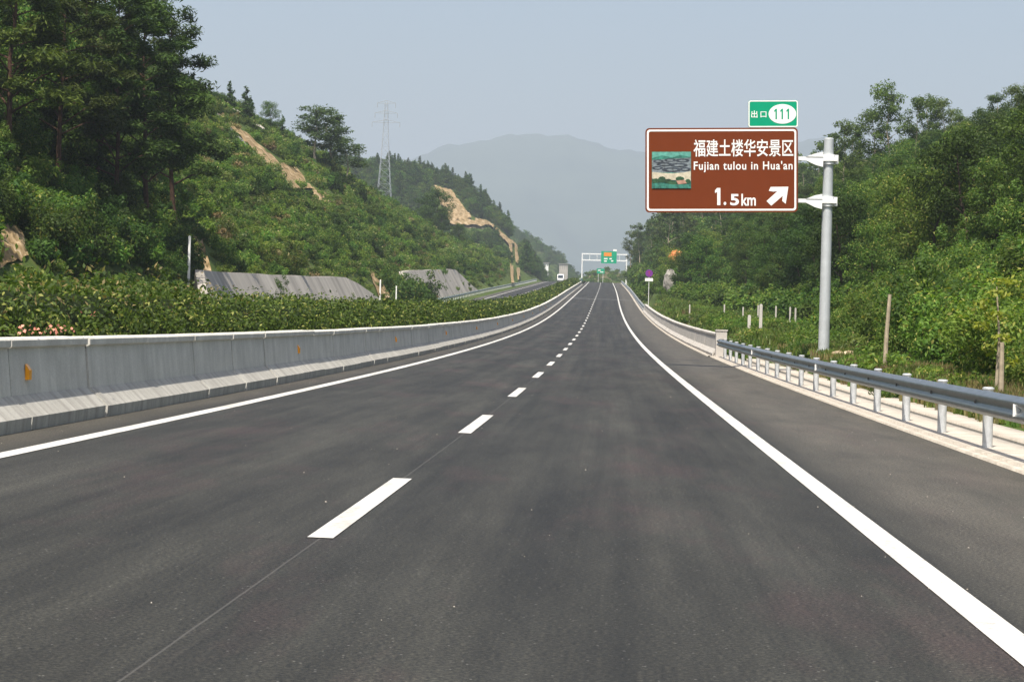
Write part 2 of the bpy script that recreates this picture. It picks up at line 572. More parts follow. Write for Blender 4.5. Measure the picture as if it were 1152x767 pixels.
M['earth'] = soil('bare_earth', [(0.30, (0.09, 0.09, 0.032)), (0.44, (0.22, 0.155, 0.075)), (0.56, (0.36, 0.26, 0.145)), (0.70, (0.55, 0.46, 0.33))], 0.7)
M['earth_red'] = soil('red_earth', [(0.3, (0.05, 0.075, 0.03)), (0.48, (0.09, 0.09, 0.045)), (0.58, (0.17, 0.11, 0.07)), (0.75, (0.26, 0.22, 0.15))], 0.22)
M['mountain'] = soil('mountain', [(0.3, (0.025, 0.045, 0.022)), (0.7, (0.06, 0.085, 0.045))], 0.004)
M['black'] = plain('dark_rubber', (0.02, 0.02, 0.02), 0.7)
M['glass'] = plain('dark_glass', (0.02, 0.03, 0.04), 0.1)
M['pylon'] = plain('dull_zinc', (0.40, 0.43, 0.46), 0.6, 0.2, 0.1)
M['rock'] = soil('rock', [(0.3, (0.20, 0.19, 0.17)), (0.6, (0.36, 0.34, 0.31))], 1.5)
M['pale_rock'] = soil('pale_rock', [(0.3, (0.38, 0.27, 0.17)), (0.6, (0.58, 0.46, 0.33))], 2.0)

# ------------------------------------------------------------------ the setting: terrain, roads, mountain, haze
oo = np.concatenate([np.linspace(-2600, -320, 24), np.linspace(-300, -104, 50), np.linspace(-100, -24, 77), [-22, -21.2, -20.9, -20.6, -14, -6.5, 0, 6.4, 7.3, 7.9],
                     [8.44, 8.56], np.linspace(8.8, 40, 64), np.linspace(41.5, 110, 47), np.linspace(115, 300, 26), np.linspace(330, 2600, 24)])
yy = [-60.0, -30, 0]
while yy[-1] < 11500: yy.append(yy[-1] + max(2.0, (yy[-1] - 100) * 0.012))
yy = np.array(yy)
OO, YY = np.meshgrid(oo, yy)
XX = cx(YY) + OO
ZZ = H(XX, YY)
no, ny = len(oo), len(yy)
idx = np.arange(no * ny).reshape(ny, no)
quads = np.stack([idx[:-1, :-1], idx[:-1, 1:], idx[1:, 1:], idx[1:, :-1]], -1).reshape(-1, 4)
g = link('ground', np_mesh('ground', np.stack([XX, YY, ZZ], -1).reshape(-1, 3), quads, M['terrain'], True))
tag(g, kind='structure')

ys = steps(-20, 1150)
road = link('road', strip_mesh('road', [(-4.75, 0), (-2.5, 0), (0, 0), (3, 0), (6.42, 0)], ys, M['asphalt']))
tag(road, kind='structure')
road2 = link('road', strip_mesh('road_far', [(-20.2, 0), (-17, 0), (-14, 0), (-11, 0), (-8.6, 0)], ys, M['asphalt_far']))
tag(road2, kind='structure')


def marking(name, o, w, ranges, z=0.005):
    v, f = [], []
    for a, b in ranges:
        s = steps(a, b, 3.0)
        for i, y in enumerate(s):
            for d in (-w / 2, w / 2): v.append(P(o + d, y, z + y * 1.5e-5))
            if i:
                n = len(v); f.append((n - 4, n - 3, n - 1, n - 2))
    ob = link(name, np_mesh(name, v, f, M['paint']))
    tag(ob, kind='structure')
    return ob


marking('road_marking', -3.75, 0.2, [(-20, 1150)])
marking('road_marking', 3.75, 0.2, [(-20, 1150)])
marking('road_marking', 0.0, 0.165, [(15.2 + 15 * k, 21.2 + 15 * k) for k in range(-2, 75)])
marking('road_marking', -9.35, 0.2, [(60, 1150)])
marking('road_marking', -16.75, 0.2, [(60, 1150)])
marking('road_marking', -13.05, 0.165, [(20 + 15 * k, 26 + 15 * k) for k in range(4, 74)])

# concrete edge strip under the guardrail, drain channel, coping
e1 = link('kerb', strip_mesh('kerb', [(6.31, -0.25), (6.315, 0.03), (6.40, 0.045), (6.402, 0.015), (6.435, 0.015), (6.437, 0.06), (6.9, 0.075), (7.25, 0.075), (7.255, -0.38)], steps(-20, 105), M['kerb'], smooth_=False))
tag(e1, kind='structure')
e2 = link('drain_channel', strip_mesh('drain_channel', [(7.256, -0.30), (7.85, -0.30), (7.89, -0.05)], steps(-20, 105), M['channel']))
tag(e2, kind='structure')
e3 = link('kerb', strip_mesh('kerb_back', [(7.892, -0.3), (7.893, -0.02), (8.50, 0.0), (8.54, -0.3)], steps(-20, 105), M['kerb']))
tag(e3, kind='structure')
e4 = link('kerb', strip_mesh('kerb_far', [(6.22, -0.25), (6.23, 0.04), (7.20, 0.06), (7.25, -0.3)], steps(105, 1000), M['kerb']))
tag(e4, kind='structure')
e5 = link('kerb', strip_mesh('kerb_outer', [(-20.2, -0.3), (-20.22, 0.06), (-20.9, 0.08), (-20.95, -0.4)], steps(60, 1150), M['kerb']))
tag(e5, kind='structure')
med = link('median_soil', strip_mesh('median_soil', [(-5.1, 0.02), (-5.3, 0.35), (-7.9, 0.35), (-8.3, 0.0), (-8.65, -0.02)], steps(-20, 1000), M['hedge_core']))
tag(med, kind='structure')

# mountain ridge some six kilometres off
SKY_M = [(100, 250), (300, 228), (400, 205), (455, 181), (500, 164), (548, 156), (597, 149), (632, 151), (664, 158), (700, 168), (740, 173), (800, 168),
         (860, 163), (900, 157), (945, 150), (1000, 163), (1100, 182), (1250, 200), (1500, 230)]
rid = np.array([at(u, v, 8500) for u, v in SKY_M])
mx = np.linspace(rid[0, 0], rid[-1, 0], 240)
mz = np.interp(mx, rid[:, 0], rid[:, 2])
mz = mz + 4 * np.sin(mx / 37.0) + 3 * np.sin(mx / 17.0 + 1) + 2 * np.sin(mx / 8.3)
my = np.linspace(6500, 10500, 70)
MX, MY = np.meshgrid(mx, my)
prof = 1 - np.abs((MY - 8500) / 2000.0) ** 1.15
spur = 1 + 0.16 * np.sin(MX / 95.0 + np.sin(MY / 300.0) * 1.6) * (1 - prof) + 0.06 * np.sin(MX / 33.0 + MY / 140.0) * (1 - prof)
MZ = np.interp(MX, mx, mz) * prof * spur - 30
MZ += 30 * np.clip(prof, 0, 1)
nq = np.arange(MX.size).reshape(MX.shape)
mq = np.stack([nq[:-1, :-1], nq[:-1, 1:], nq[1:, 1:], nq[1:, :-1]], -1).reshape(-1, 4)
mo = link('mountain', np_mesh('mountain', np.stack([MX, MY, MZ], -1).reshape(-1, 3), mq, M['mountain'], True))
tag(mo, kind='structure')

# the air: one box of even pale haze round everything
hz = MB().box((0, 5900, 330), (8000, 12200, 790))
hm = bpy.data.materials.new('haze')
hm.use_nodes = True
hn = hm.node_tree.nodes
hn.remove(hn['Principled BSDF'])
pv = hn.new('ShaderNodeVolumePrincipled')
pv.inputs['Color'].default_value = (0.765, 0.875, 1.0, 1)
pv.inputs['Density'].default_value = 1.8e-4
pv.inputs['Anisotropy'].default_value = 0.1
hm.node_tree.links.new(pv.outputs[0], hn['Material Output'].inputs['Volume'])
ho = hz.build('haze', hm)
tag(ho, kind='stuff')
# ------------------------------------------------------------------ built things along the road
def barrier(name, prof, y0, y1, sec, m, label, refl_ys, refl_o, refl_h, face):
    """cast concrete barrier with open joints between its sections; reflectors are parts"""
    root = empty(name, P(prof[0][0], max(y0, 20)))
    tag(root, label, 'barrier')
    V, Fc = [], []
    n = len(prof)
    y = y0
    prof_a = np.array(prof)
    k = 0
    while y < y1 - 0.1:
        ye = min(y + sec, y1)
        gap = 0.06 if y < 320 else 0.0
        jo, jz = rng.uniform(-0.010, 0.010), rng.uniform(-0.008, 0.008)
        for q, yv in enumerate((y + gap / 2, ye - gap / 2)):
            c = float(cx(yv)); z = road_z(prof_a[:, 0], yv)
            for i in range(n): V.append((c + prof_a[i, 0] + jo, yv, z[i] + prof_a[i, 1] + jz))
        b = 2 * n * k
        for i in range(n):
            j = (i + 1) % n
            Fc.append((b + i, b + j, b + n + j, b + n + i))
        Fc.append(tuple(b + i for i in reversed(range(n)))); Fc.append(tuple(b + n + i for i in range(n)))
        y = ye; k += 1
    me = bpy.data.meshes.new('wall_body')
    me.from_pydata(V, [], Fc)
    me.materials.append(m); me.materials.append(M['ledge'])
    if m is M['barrier']:                                             # the sunlit foot takes the darkened, streaked concrete
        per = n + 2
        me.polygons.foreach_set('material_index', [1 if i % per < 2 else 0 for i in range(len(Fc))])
    import bmesh
    bm = bmesh.new(); bm.from_mesh(me); bmesh.ops.recalc_face_normals(bm, faces=bm.faces); bm.to_mesh(me); bm.free()
    me.update()
    link('wall_body', me, root)
    core = [(o_ + (0.05 if o_ < (prof_a[:, 0].min() + prof_a[:, 0].max()) / 2 else -0.05), h_ - 0.05) for o_, h_ in prof]
    link('dark_joint_core', strip_mesh('dark_joint_core', core, steps(y0, y1, 2.0), M['joint'], closed=True), root)  # near-black core put inside so the open joints read as dark grooves
    for yv in refl_ys:
        b = MB()
        p = P(refl_o, yv, refl_h)
        s = face
        # a small wedge shaped delineator: back plate and a sloped lens
        x0, x1 = p[0], p[0] + s * 0.05
        fr = [(x0, yv - 0.055, p[2] - 0.09), (x1, yv - 0.055, p[2] - 0.09), (x1, yv - 0.055, p[2] + 0.02), (x0, yv - 0.055, p[2] + 0.09)]
        bk = [(a, yv + 0.055, c) for a, _, c in fr]
        b.prism(fr, bk)
        b.build('reflector', M['orange'], root)
    return root


LEFT_PROF = [(-4.58, -0.1), (-4.56, 0.14), (-4.80, 0.36), (-4.85, 0.88), (-4.81, 0.905), (-4.81, 0.975), (-4.835, 0.995), (-5.14, 0.995), (-5.16, 0.975), (-5.16, -0.1)]
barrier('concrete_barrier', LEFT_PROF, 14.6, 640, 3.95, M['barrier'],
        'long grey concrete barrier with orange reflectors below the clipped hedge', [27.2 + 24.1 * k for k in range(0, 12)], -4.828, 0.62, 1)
RIGHT_PROF = [(6.38, 0.02), (6.36, 0.16), (6.52, 0.36), (6.58, 0.90), (6.54, 0.925), (6.54, 1.0), (6.56, 1.02), (6.84, 1.02), (6.86, 1.0), (6.86, -0.2)]
barrier('concrete_barrier', RIGHT_PROF, 104, 295, 6.2, M['barrier_light'],
        'pale sunlit concrete barrier beyond the near steel guardrail', [], 6.2, 0.6, -1)
b = MB()                                                              # end post of the pale barrier
p = P(6.71, 103.55, 0)
b.box((p[0], p[1], p[2] + 0.57), (0.46, 0.8, 1.16)).box((p[0], p[1], p[2] + 1.17), (0.52, 0.86, 0.06))
eo = b.build('barrier_end_post', M['barrier_light'])
tag(eo, 'square pale concrete post closing the near end of the right barrier', 'post')

WB = [(0.0, 0.155), (0.012, 0.125), (0.078, 0.105), (0.083, 0.055), (0.03, 0.015), (0.03, -0.015), (0.083, -0.055), (0.078, -0.105), (0.012, -0.125), (0.0, -0.155)]
WB2 = [(-0.005, z) for _, z in WB]


def guardrail(side, o, y0, y1, hgt, label, refl_ys, spacing=4.0, base=0.06, curl=False, first=None):
    root = empty('guardrail', P(o, max(y0, 20)))
    tag(root, label, 'guardrail')
    prof = [(o + side * a, hgt + z) for a, z in WB] + [(o + side * (a - 0.006), hgt + z) for a, z in reversed(WB)]
    me = strip_mesh('beam', prof, steps(y0, y1, 2.0), M['galv'], closed=True, smooth_=False, caps=True)
    beam = link('beam', me, root)
    if curl:                                                          # rounded end piece turned back behind the barrier's line
        bb = MB()
        fr, n = [], len(WB)
        rows = []
        for k in range(9):
            t = k / 8 * math.pi * 0.95
            rr = 0.16
            rows.append((o - side * (rr - rr * math.cos(t)), y1 + rr * math.sin(t), t))
        vs, fs = [], []
        for (oo_, yv, t) in rows:
            for a, z in WB:
                q = P(oo_ + side * a * math.cos(t), yv + a * math.sin(t) * 1.0, hgt + z)
                vs.append(q)
        for k in range(len(rows) - 1):
            for i in range(n - 1):
                fs.append((k * n + i, k * n + i + 1, (k + 1) * n + i + 1, (k + 1) * n + i))
        bb.add(vs, fs).build('end_terminal', M['galv'], root)
    ys_ = []
    y = first if first else y0 + 0.6
    while y < y1: ys_.append(y); y += spacing
    extra = []
    def post(bm_, yv):
        po = o - side * 0.125
        lean = rng.uniform(-0.006, 0.006)
        a, c = P(po, yv, base - 0.1), P(po + lean, yv, hgt + 0.165)
        bm_.tube([a, c], 0.066, 12)
        t = P(po + lean, yv, hgt + 0.16)
        bm_.tube([t, (t[0], t[1], t[2] + 0.02), (t[0], t[1], t[2] + 0.032)], [0.077, 0.077, 0.05], 12)
        q = P(o - side * 0.03, yv, hgt)
        bm_.box(q, (0.075, 0.10, 0.24))
    for yv in (ys_[:14] if curl else []):
        q = P(o + side * 0.036, yv, hgt)
        MB().tube([(q[0], yv, q[2]), (q[0] + side * 0.022, yv, q[2])], 0.022, 8).build('bolt', M['channel'], beam)
    for k, yv in enumerate(ys_[:100]):
        bm_ = MB(); post(bm_, yv)
        bm_.build('post', M['galv_post'], root, True)
    if len(ys_) > 100:
        bm_ = MB()
        for yv in ys_[100:]: post(bm_, yv)
        tag(bm_.build('post_row', M['galv_post'], root, True), kind='stuff')
    for yv in refl_ys:                                                # white trapezoid reflectors sitting in the trough of the beam
        q = P(o + side * 0.05, yv, hgt)
        fr = [(q[0] - 0.03 * 0, yv - 0.06, q[2] + 0.0)]
        w = 0.075
        f1 = [(q[0] - side * 0.02, yv, q[2] - 0.05), (q[0] + side * 0.06, yv, q[2] - 0.075), (q[0] + side * 0.06, yv, q[2] + 0.075), (q[0] - side * 0.02, yv, q[2] + 0.05)]
        f2 = [(a, yv + 0.012, c) for a, _, c in f1]
        MB().prism(f1, f2).build('reflector', M['sign_white'], beam)
    return root


guardrail(-1, 6.55, 13.0, 102.4, 0.65, 'near galvanised steel guardrail with round posts beside the shoulder',
          [28.0, 54.5, 78.0], spacing=4.25, first=18.55, base=0.08, curl=True)
guardrail(-1, 6.50, 295.5, 770, 0.62, 'distant galvanised guardrail beyond the pale concrete barrier', [], first=296.5)
guardrail(1, -20.35, 240, 770, 0.60, 'steel guardrail on the outer edge of the opposite carriageway', [], first=241)

# the raised green construction boards in the median near the crest
root = empty('median_fence', P(-6.0, 620))
tag(root, 'teal plastic fence closing the median beyond the end of the hedge', 'fence')
pb = MB()
s = steps(612, 742, 3.0)
for k in range(len(s) - 1):
    a0, a1 = P(-5.6, s[k] + 0.1, 0.15), P(-5.6, s[k + 1] - 0.1, 0.15)
    pb.prism([a0, a1, (a1[0], a1[1], a1[2] + 1.35), (a0[0], a0[1], a0[2] + 1.35)],
             [(q[0] - 0.06, q[1], q[2] + h_) for q, h_ in ((a0, 0), (a1, 0), (a1, 1.35), (a0, 1.35))])
pb.build('panel', M['teal'], root)
pb = MB()
for yv in s[::2]:
    a = P(-5.6, yv, 0); pb.box((a[0], a[1], a[2] + 0.75), (0.12, 0.12, 1.7))
pb.build('post', M['sign_white'], root)

# ------------------------------------------------------------------ brown sign on its cantilever pole
SD = 82.0                                                             # metres to the sign
SX = F_PX / SD                                                        # picture pixels per metre there
c0 = at(811.5, 192, SD)
CR, SR = math.cos(ROLL), math.sin(ROLL)


def bpt(u, v, fwd=0.0):
    """point of the sign plane, measured on the upright board; fwd = towards the traffic"""
    a, b_ = (u - 811.5) / SX, (v - 192) / SX
    return (c0[0] + a * CR + b_ * SR, SD - fwd, c0[2] - (-a * SR + b_ * CR))


def plate(b, uv, f0, f1):
    """a flat polygon given in board units, from depth f0 (back) to f1 (front)"""
    area = sum(uv[i][0] * uv[(i + 1) % len(uv)][1] - uv[(i + 1) % len(uv)][0] * uv[i][1] for i in range(len(uv)))
    if area > 0: uv = list(reversed(uv))
    b.prism([bpt(u, v, f1) for u, v in uv], [bpt(u, v, f0) for u, v in uv])
    return b


def rrect(u0, v0, u1, v1, r, n=5):
    pts = []
    for cu, cv, a0 in ((u1 - r, v0 + r, -90), (u1 - r, v1 - r, 0), (u0 + r, v1 - r, 90), (u0 + r, v0 + r, 180)):
        for k in range(n + 1):
            t = math.radians(a0 + 90 * k / n)
            pts.append((cu + r * math.cos(t), cv + r * math.sin(t)))
    return pts


def ring(b, outer, inner, f0, f1):
    n = len(outer)
    vs = [bpt(*q, f1) for q in outer] + [bpt(*q, f1) for q in inner] + [bpt(*q, f0) for q in outer] + [bpt(*q, f0) for q in inner]
    fs = []
    for i in range(n):
        j = (i + 1) % n
        fs += [(i, j, n + j, n + i), (2 * n + j, 2 * n + i, 3 * n + i, 3 * n + j), (j, i, 2 * n + i, 2 * n + j), (n + i, n + j, 3 * n + j, 3 * n + i)]
    b.add(vs, fs)
    return b


def lettering(name, body, box, m, parent, bold=0.0, fwd=0.046, place=None, space=1.0):
    """built-in font turned into a thin mesh and fitted into a box of board units"""
    cu = bpy.data.curves.new('lettering', 'FONT')
    cu.body = body
    cu.size = 1.0
    cu.offset = bold
    cu.extrude = 0.01
    cu.space_character = space
    cu.resolution_u = 4
    tmp = bpy.data.objects.new('lettering_tmp', cu)
    COL.objects.link(tmp)
    bpy.context.view_layer.update()
    dg = bpy.context.evaluated_depsgraph_get()
    me = bpy.data.meshes.new_from_object(tmp.evaluated_get(dg))
    bpy.data.objects.remove(tmp)
    bpy.data.curves.remove(cu)
    n = len(me.vertices)
    co = np.empty(n * 3, np.float32); me.vertices.foreach_get('co', co); co = co.reshape(-1, 3)
    lo, hi = co.min(0), co.max(0)
    u0, v0, u1, v1 = box
    uu = u0 + (co[:, 0] - lo[0]) / (hi[0] - lo[0]) * (u1 - u0)
    vv = v1 - (co[:, 1] - lo[1]) / (hi[1] - lo[1]) * (v1 - v0)
    ff = fwd + (co[:, 2] - lo[2]) / max(hi[2] - lo[2], 1e-6) * 0.004
    pl = place or bpt
    out = np.array([pl(a, b_, c_) for a, b_, c_ in zip(uu, vv, ff)], np.float32)
    me.vertices.foreach_set('co', out.ravel())
    me.materials.clear(); me.materials.append(m)
    me.update()
    return link(name, me, parent)


pole_base = at(922.3, 404, SD + 0.35)
pole_top = at(936.8, 155.5, SD + 0.35)
# the pole itself stands upright
px_, py_ = (pole_base[0] + pole_top[0]) / 2, SD + 0.35
sg = empty('direction_sign', (px_, py_, pole_base[2]))
tag(sg, 'brown tourist direction sign with a green exit plate on a tall grey pole', 'road sign')
b = MB()
b.tube([(px_, py_, pole_base[2] - 0.2), (px_, py_, pole_top[2] - 0.03), (px_, py_, pole_top[2])], [0.19, 0.165, 0.13], 24)
pole = b.build('pole', M['pole'], sg, True)
b = MB()
b.tube([(px_, py_, pole_base[2] - 0.05), (px_, py_, pole_base[2] + 0.04)], 0.40, 20)
for k in range(8):
    t = k * math.pi / 4
    dx, dy = math.cos(t), math.sin(t)
    q = 0.012
    fr = [(px_ + dx * 0.19 + dy * q, py_ + dy * 0.19 - dx * q, pole_base[2] + 0.04), (px_ + dx * 0.37 + dy * q, py_ + dy * 0.37 - dx * q, pole_base[2] + 0.04), (px_ + dx * 0.19 + dy * q, py_ + dy * 0.19 - dx * q, pole_base[2] + 0.36)]
    b.prism(fr, [(x - 2 * dy * q, y + 2 * dx * q, z) for x, y, z in fr])
b.build('base_flange', M['pole'], pole)
b = MB().box((px_, py_, pole_base[2] - 0.35), (1.3, 1.3, 0.62))
b.build('footing', M['kerb'], sg)
b = MB()
plate(b, rrect(726.4, 144.3, 896.8, 238.8, 4.5), -0.035, 0.04)
board = b.build('board', M['brown'], sg)
ring(MB(), rrect(728.1, 146.0, 895.1, 237.1, 3.4), rrect(730.2, 148.1, 893.0, 235.0, 2.2), 0.0402, 0.045).build('border', M['sign_white'], board)
b = MB()
for u in (745, 790, 835, 880):                                        # stiffening rails behind the board
    plate(b, [(u - 1.6, 150), (u + 1.6, 150), (u + 1.6, 233), (u - 1.6, 233)], -0.10, -0.036)
b.build('back_rail', M['back'], board)
lettering('lettering', '福建土楼华安景区', (780.3, 157.2, 891.8, 176.6), M['sign_white'], board, 0.012)
lettering('lettering', "Fujian tulou in Hua'an", (780.6, 181.6, 891.0, 194.2), M['sign_white'], board, 0.015, space=1.12)
plate(MB(), [(806.6, 211.6), (810.4, 211.6), (810.4, 230.8), (806.8, 230.8), (806.8, 216.2), (804.4, 217.2), (804.4, 214.2)], 0.0402, 0.046).build('lettering', M['sign_white'], board)
lettering('lettering', '.', (814.0, 227.2, 817.0, 230.8), M['sign_white'], board, 0.02)
lettering('lettering', '5', (821.4, 218.4, 831.2, 231.2), M['sign_white'], board, 0.03)
lettering('lettering', 'km', (833.8, 218.2, 850.0, 231.6), M['sign_white'], board, 0.02)
b = MB()
plate(b, [(866.5, 210.6), (886.3, 210.4), (883.3, 229.6), (879.4, 226.2), (880.0, 220.6), (867.2, 231.6), (861.9, 226.4), (873.9, 215.4), (869.4, 215.8), (864.4, 215.0)], 0.0402, 0.046)
b.build('arrow', M['sign_white'], board)
# photograph panel: a village of round dark roofs in a green valley
pic_mats = {k: plain('picture_' + k, c, 0.5, 0, v, 9.0) for k, c, v in (('teal', (0.03, 0.17, 0.13), .5), ('roof', (0.035, 0.045, 0.06), .7), ('grey', (0.16, 0.19, 0.21), .5),
            ('cream', (0.52, 0.47, 0.36), .25), ('leaf', (0.02, 0.07, 0.03), .7), ('sky', (0.10, 0.33, 0.27), .3), ('red', (0.40, 0.22, 0.16), .3))}
b = MB()
def shape(k, uv, d): b.mat(pic_mats[k]); plate(b, uv, 0.0405, 0.046 + d * 0.0008)
def oval(cu, cv, ru, rv, n=18): return [(cu + ru * math.cos(2 * math.pi * i / n), cv + rv * math.sin(2 * math.pi * i / n)) for i in range(n)]
shape('teal', [(733.6, 170.8), (777.6, 170.8), (777.6, 212.2), (733.6, 212.2)], 0)
shape('sky', [(734, 171.2), (777.2, 171.2), (777.2, 177), (766, 174.4), (757, 177.4), (745, 175), (734, 178)], 1)
shape('grey', [(734, 180), (777.2, 177.6), (777.2, 194.6), (734, 194)], 2)
for i, (cu, cv, ru, rv) in enumerate([(741, 181.5, 6, 2.0), (754, 180.3, 6.5, 2.0), (768, 180.8, 8, 2.2), (748, 185, 9, 2.2), (764, 186, 10, 2.4), (740, 189, 6, 2.0), (756, 191, 11, 2.6), (771, 190.5, 6, 2.2)]):
    shape('roof', oval(cu, cv, ru, rv), 3 + i)
    shape('grey', oval(cu, cv + 0.2, ru * 0.55, rv * 0.45), 12 + i)
shape('cream', [(734, 193.6), (745, 194.6), (757, 195.2), (770, 194.2), (777.2, 192.6), (777.2, 204), (734, 201)], 21)
for i, (cu, cv, ru, rv) in enumerate([(738, 203.5, 4.5, 2.8), (745, 202, 4.5, 3.6), (752, 203.8, 4.2, 2.6), (765, 201.2, 5, 2.6), (757, 206, 5, 2.4), (774, 204, 3, 2.6)]):
    shape('leaf', oval(cu, cv, ru, rv, 9), 22 + i)
shape('red', [(761, 203.4), (770, 202.4), (773, 206.4), (763, 207.4)], 29)
shape('teal', [(734, 206.4), (745, 205.6), (757, 207.8), (777.2, 207), (777.2, 211.8), (734, 211.8)], 30)
b.build('picture', None, board)

b = MB()
plate(b, rrect(841.5, 113.6, 897.2, 144.0, 2.4), -0.03, 0.035)
ep = b.build('exit_plate', M['green'], sg)
ring(MB(), rrect(841.7, 113.8, 897.0, 143.8, 2.4), rrect(843.0, 115.1, 895.7, 142.5, 1.6), 0.0352, 0.040).build('border', M['sign_white'], ep)
plate(MB(), oval(879.6, 129.0, 15.4, 11.0, 36), 0.0352, 0.041).build('number_oval', M['sign_white'], ep)
lettering('lettering', '出', (844.8, 125.2, 851.8, 133.2), M['sign_white'], ep, 0.012, 0.0355)
lettering('lettering', '口', (855.2, 126.2, 861.8, 132.8), M['sign_white'], ep, 0.012, 0.0355)
for u in (872.6, 879.4, 886.2):
    plate(MB(), [(u - 0.6, 123.2), (u + 0.9, 123.2), (u + 0.9, 135), (u - 0.8, 135), (u - 0.8, 126.2), (u - 2.2, 126.8), (u - 2.2, 125.2)], 0.0412, 0.0445).build('number', M['green'], ep)

for va in (178.4, 225.6):                                             # two arms with clamps and gussets
    b = MB()
    za = bpt(897, va)[2]
    x_l, x_r = bpt(897, va)[0] - 1.7, px_ + 0.28
    b.box(((x_l + x_r) / 2, py_ - 0.20, za), (x_r - x_l, 0.12, 0.13))
    arm = b.build('arm', M['white_metal'], sg)
    b = MB()
    b.tube([(px_, py_, za - 0.17), (px_, py_, za + 0.17)], 0.225, 20)
    b.box((px_ + 0.27, py_, za), (0.10, 0.30, 0.30)).box((px_ - 0.27, py_, za), (0.10, 0.30, 0.30))
    b.build('clamp', M['white_metal'], arm)
    b = MB()
    xb = bpt(898, va)[0]
    for s_, hh in ((1, 0.30), (-1, 0.34)):
        fr = [(px_ - 0.20, py_ - 0.28, za + s_ * 0.065), (px_ - 0.20, py_ - 0.28, za + s_ * hh * .8), (px_ - 0.45, py_ - 0.28, za + s_ * hh * 0.62), (xb + 0.25, py_ - 0.28, za + s_ * 0.065)]
        if s_ > 0: fr.reverse()
        b.prism(fr, [(x, py_ - 0.255, z) for x, y, z in fr])
    b.build('gusset', M['white_metal'], arm)

# ------------------------------------------------------------------ gantry at the crest
GY = 770.0
gl, gr_, gt, gb = at(654.6, 311, GY), at(704.6, 311, GY), at(680, 286.0, GY)[2], at(680, 293.0, GY)[2]
gz = float(road_z(0, GY))
root = empty('gantry', (gl[0], GY, gz))
tag(root, 'white gantry spanning the carriageway at the crest with green signs', 'gantry')
for x in (gl[0], gr_[0]):
    MB().tube([(x, GY, gz - 0.8), (x, GY, gt + 0.2)], [0.24, 0.20], 12).build('upright', M['white_metal'], root, True)
b = MB()
for z in (gt, gb): b.box(((gl[0] + gr_[0]) / 2, GY, z), (gr_[0] - gl[0], 0.34, 0.34))
b.build('crossbeam', M['white_metal'], root)
b = MB()
for k in range(1, 6):
    x = gl[0] + (gr_[0] - gl[0]) * k / 6
    b.box((x, GY, (gt + gb) / 2), (0.14, 0.14, gt - gb - 0.34))
b.build('brace', M['white_metal'], root)
q0, q1 = at(676.5, 282.5, GY - 0.35), at(693.5, 296.5, GY - 0.35)
b = MB().box(((q0[0] + q1[0]) / 2, GY - 0.35, (q0[2] + q1[2]) / 2), (q1[0] - q0[0], 0.12, q0[2] - q1[2]))
bd = b.build('board', M['green'], root)
w_, h_ = q1[0] - q0[0], q0[2] - q1[2]
b = MB().box((q0[0] + w_ * 0.42, GY - 0.425, q0[2] - h_ * 0.26), (w_ * 0.50, 0.03, h_ * 0.32))
b.build('orange_panel', M['yellow_panel'], bd)
b = MB()
for a, c, ww in ((0.30, 0.62, 0.24), (0.62, 0.62, 0.16), (0.28, 0.82, 0.18), (0.72, 0.80, 0.14)):
    b.box((q0[0] + w_ * a, GY - 0.42, q0[2] - h_ * c), (w_ * ww, 0.02, h_ * 0.10))
b.build('lettering', M['sign_white'], bd)
b = MB().box((q1[0] - 0.55, GY - 0.35, q0[2] + 0.34), (1.15, 0.10, 0.62))
b.build('number_plate', M['sign_white'], root)

# small round sign beside the distant guardrail
ry = 352.0
rc, rb = at(730.3, 307.5, ry), at(728.6, 322, ry)
gz = float(H(rc[0], ry))
root = empty('round_sign', (rc[0], ry, gz))
tag(root, 'small round purple sign with a white plate below it beside the far guardrail', 'road sign')
MB().tube([(rc[0], ry, gz - 0.3), (rc[0], ry, rc[2] + 0.4)], 0.05, 10).build('pole', M['white_metal'], root, True)
b = MB()
n = 28
def disc(bm_, r, yf, yb): bm_.prism([(rc[0] + r * math.cos(-2 * math.pi * i / n), yf, rc[2] + r * math.sin(-2 * math.pi * i / n)) for i in range(n)][::-1],
                                    [(rc[0] + r * math.cos(-2 * math.pi * i / n), yb, rc[2] + r * math.sin(-2 * math.pi * i / n)) for i in range(n)][::-1])
disc(b, 0.54, ry - 0.11, ry - 0.07)
dk = b.build('disc', plain('purple_sign', (0.17, 0.02, 0.24), 0.5, 0, 0.05), root)
b = MB().box((rc[0], ry - 0.125, rc[2]), (0.10, 0.014, 0.56)).box((rc[0], ry - 0.125, rc[2] + 0.2), (0.34, 0.012, 0.09))
b.build('symbol', plain('dull_red', (0.32, 0.03, 0.12), 0.5, 0, 0.05), dk)
MB().box((rc[0], ry - 0.09, rc[2] - 0.92), (1.15, 0.04, 0.46)).build('plate', M['sign_white'], root)

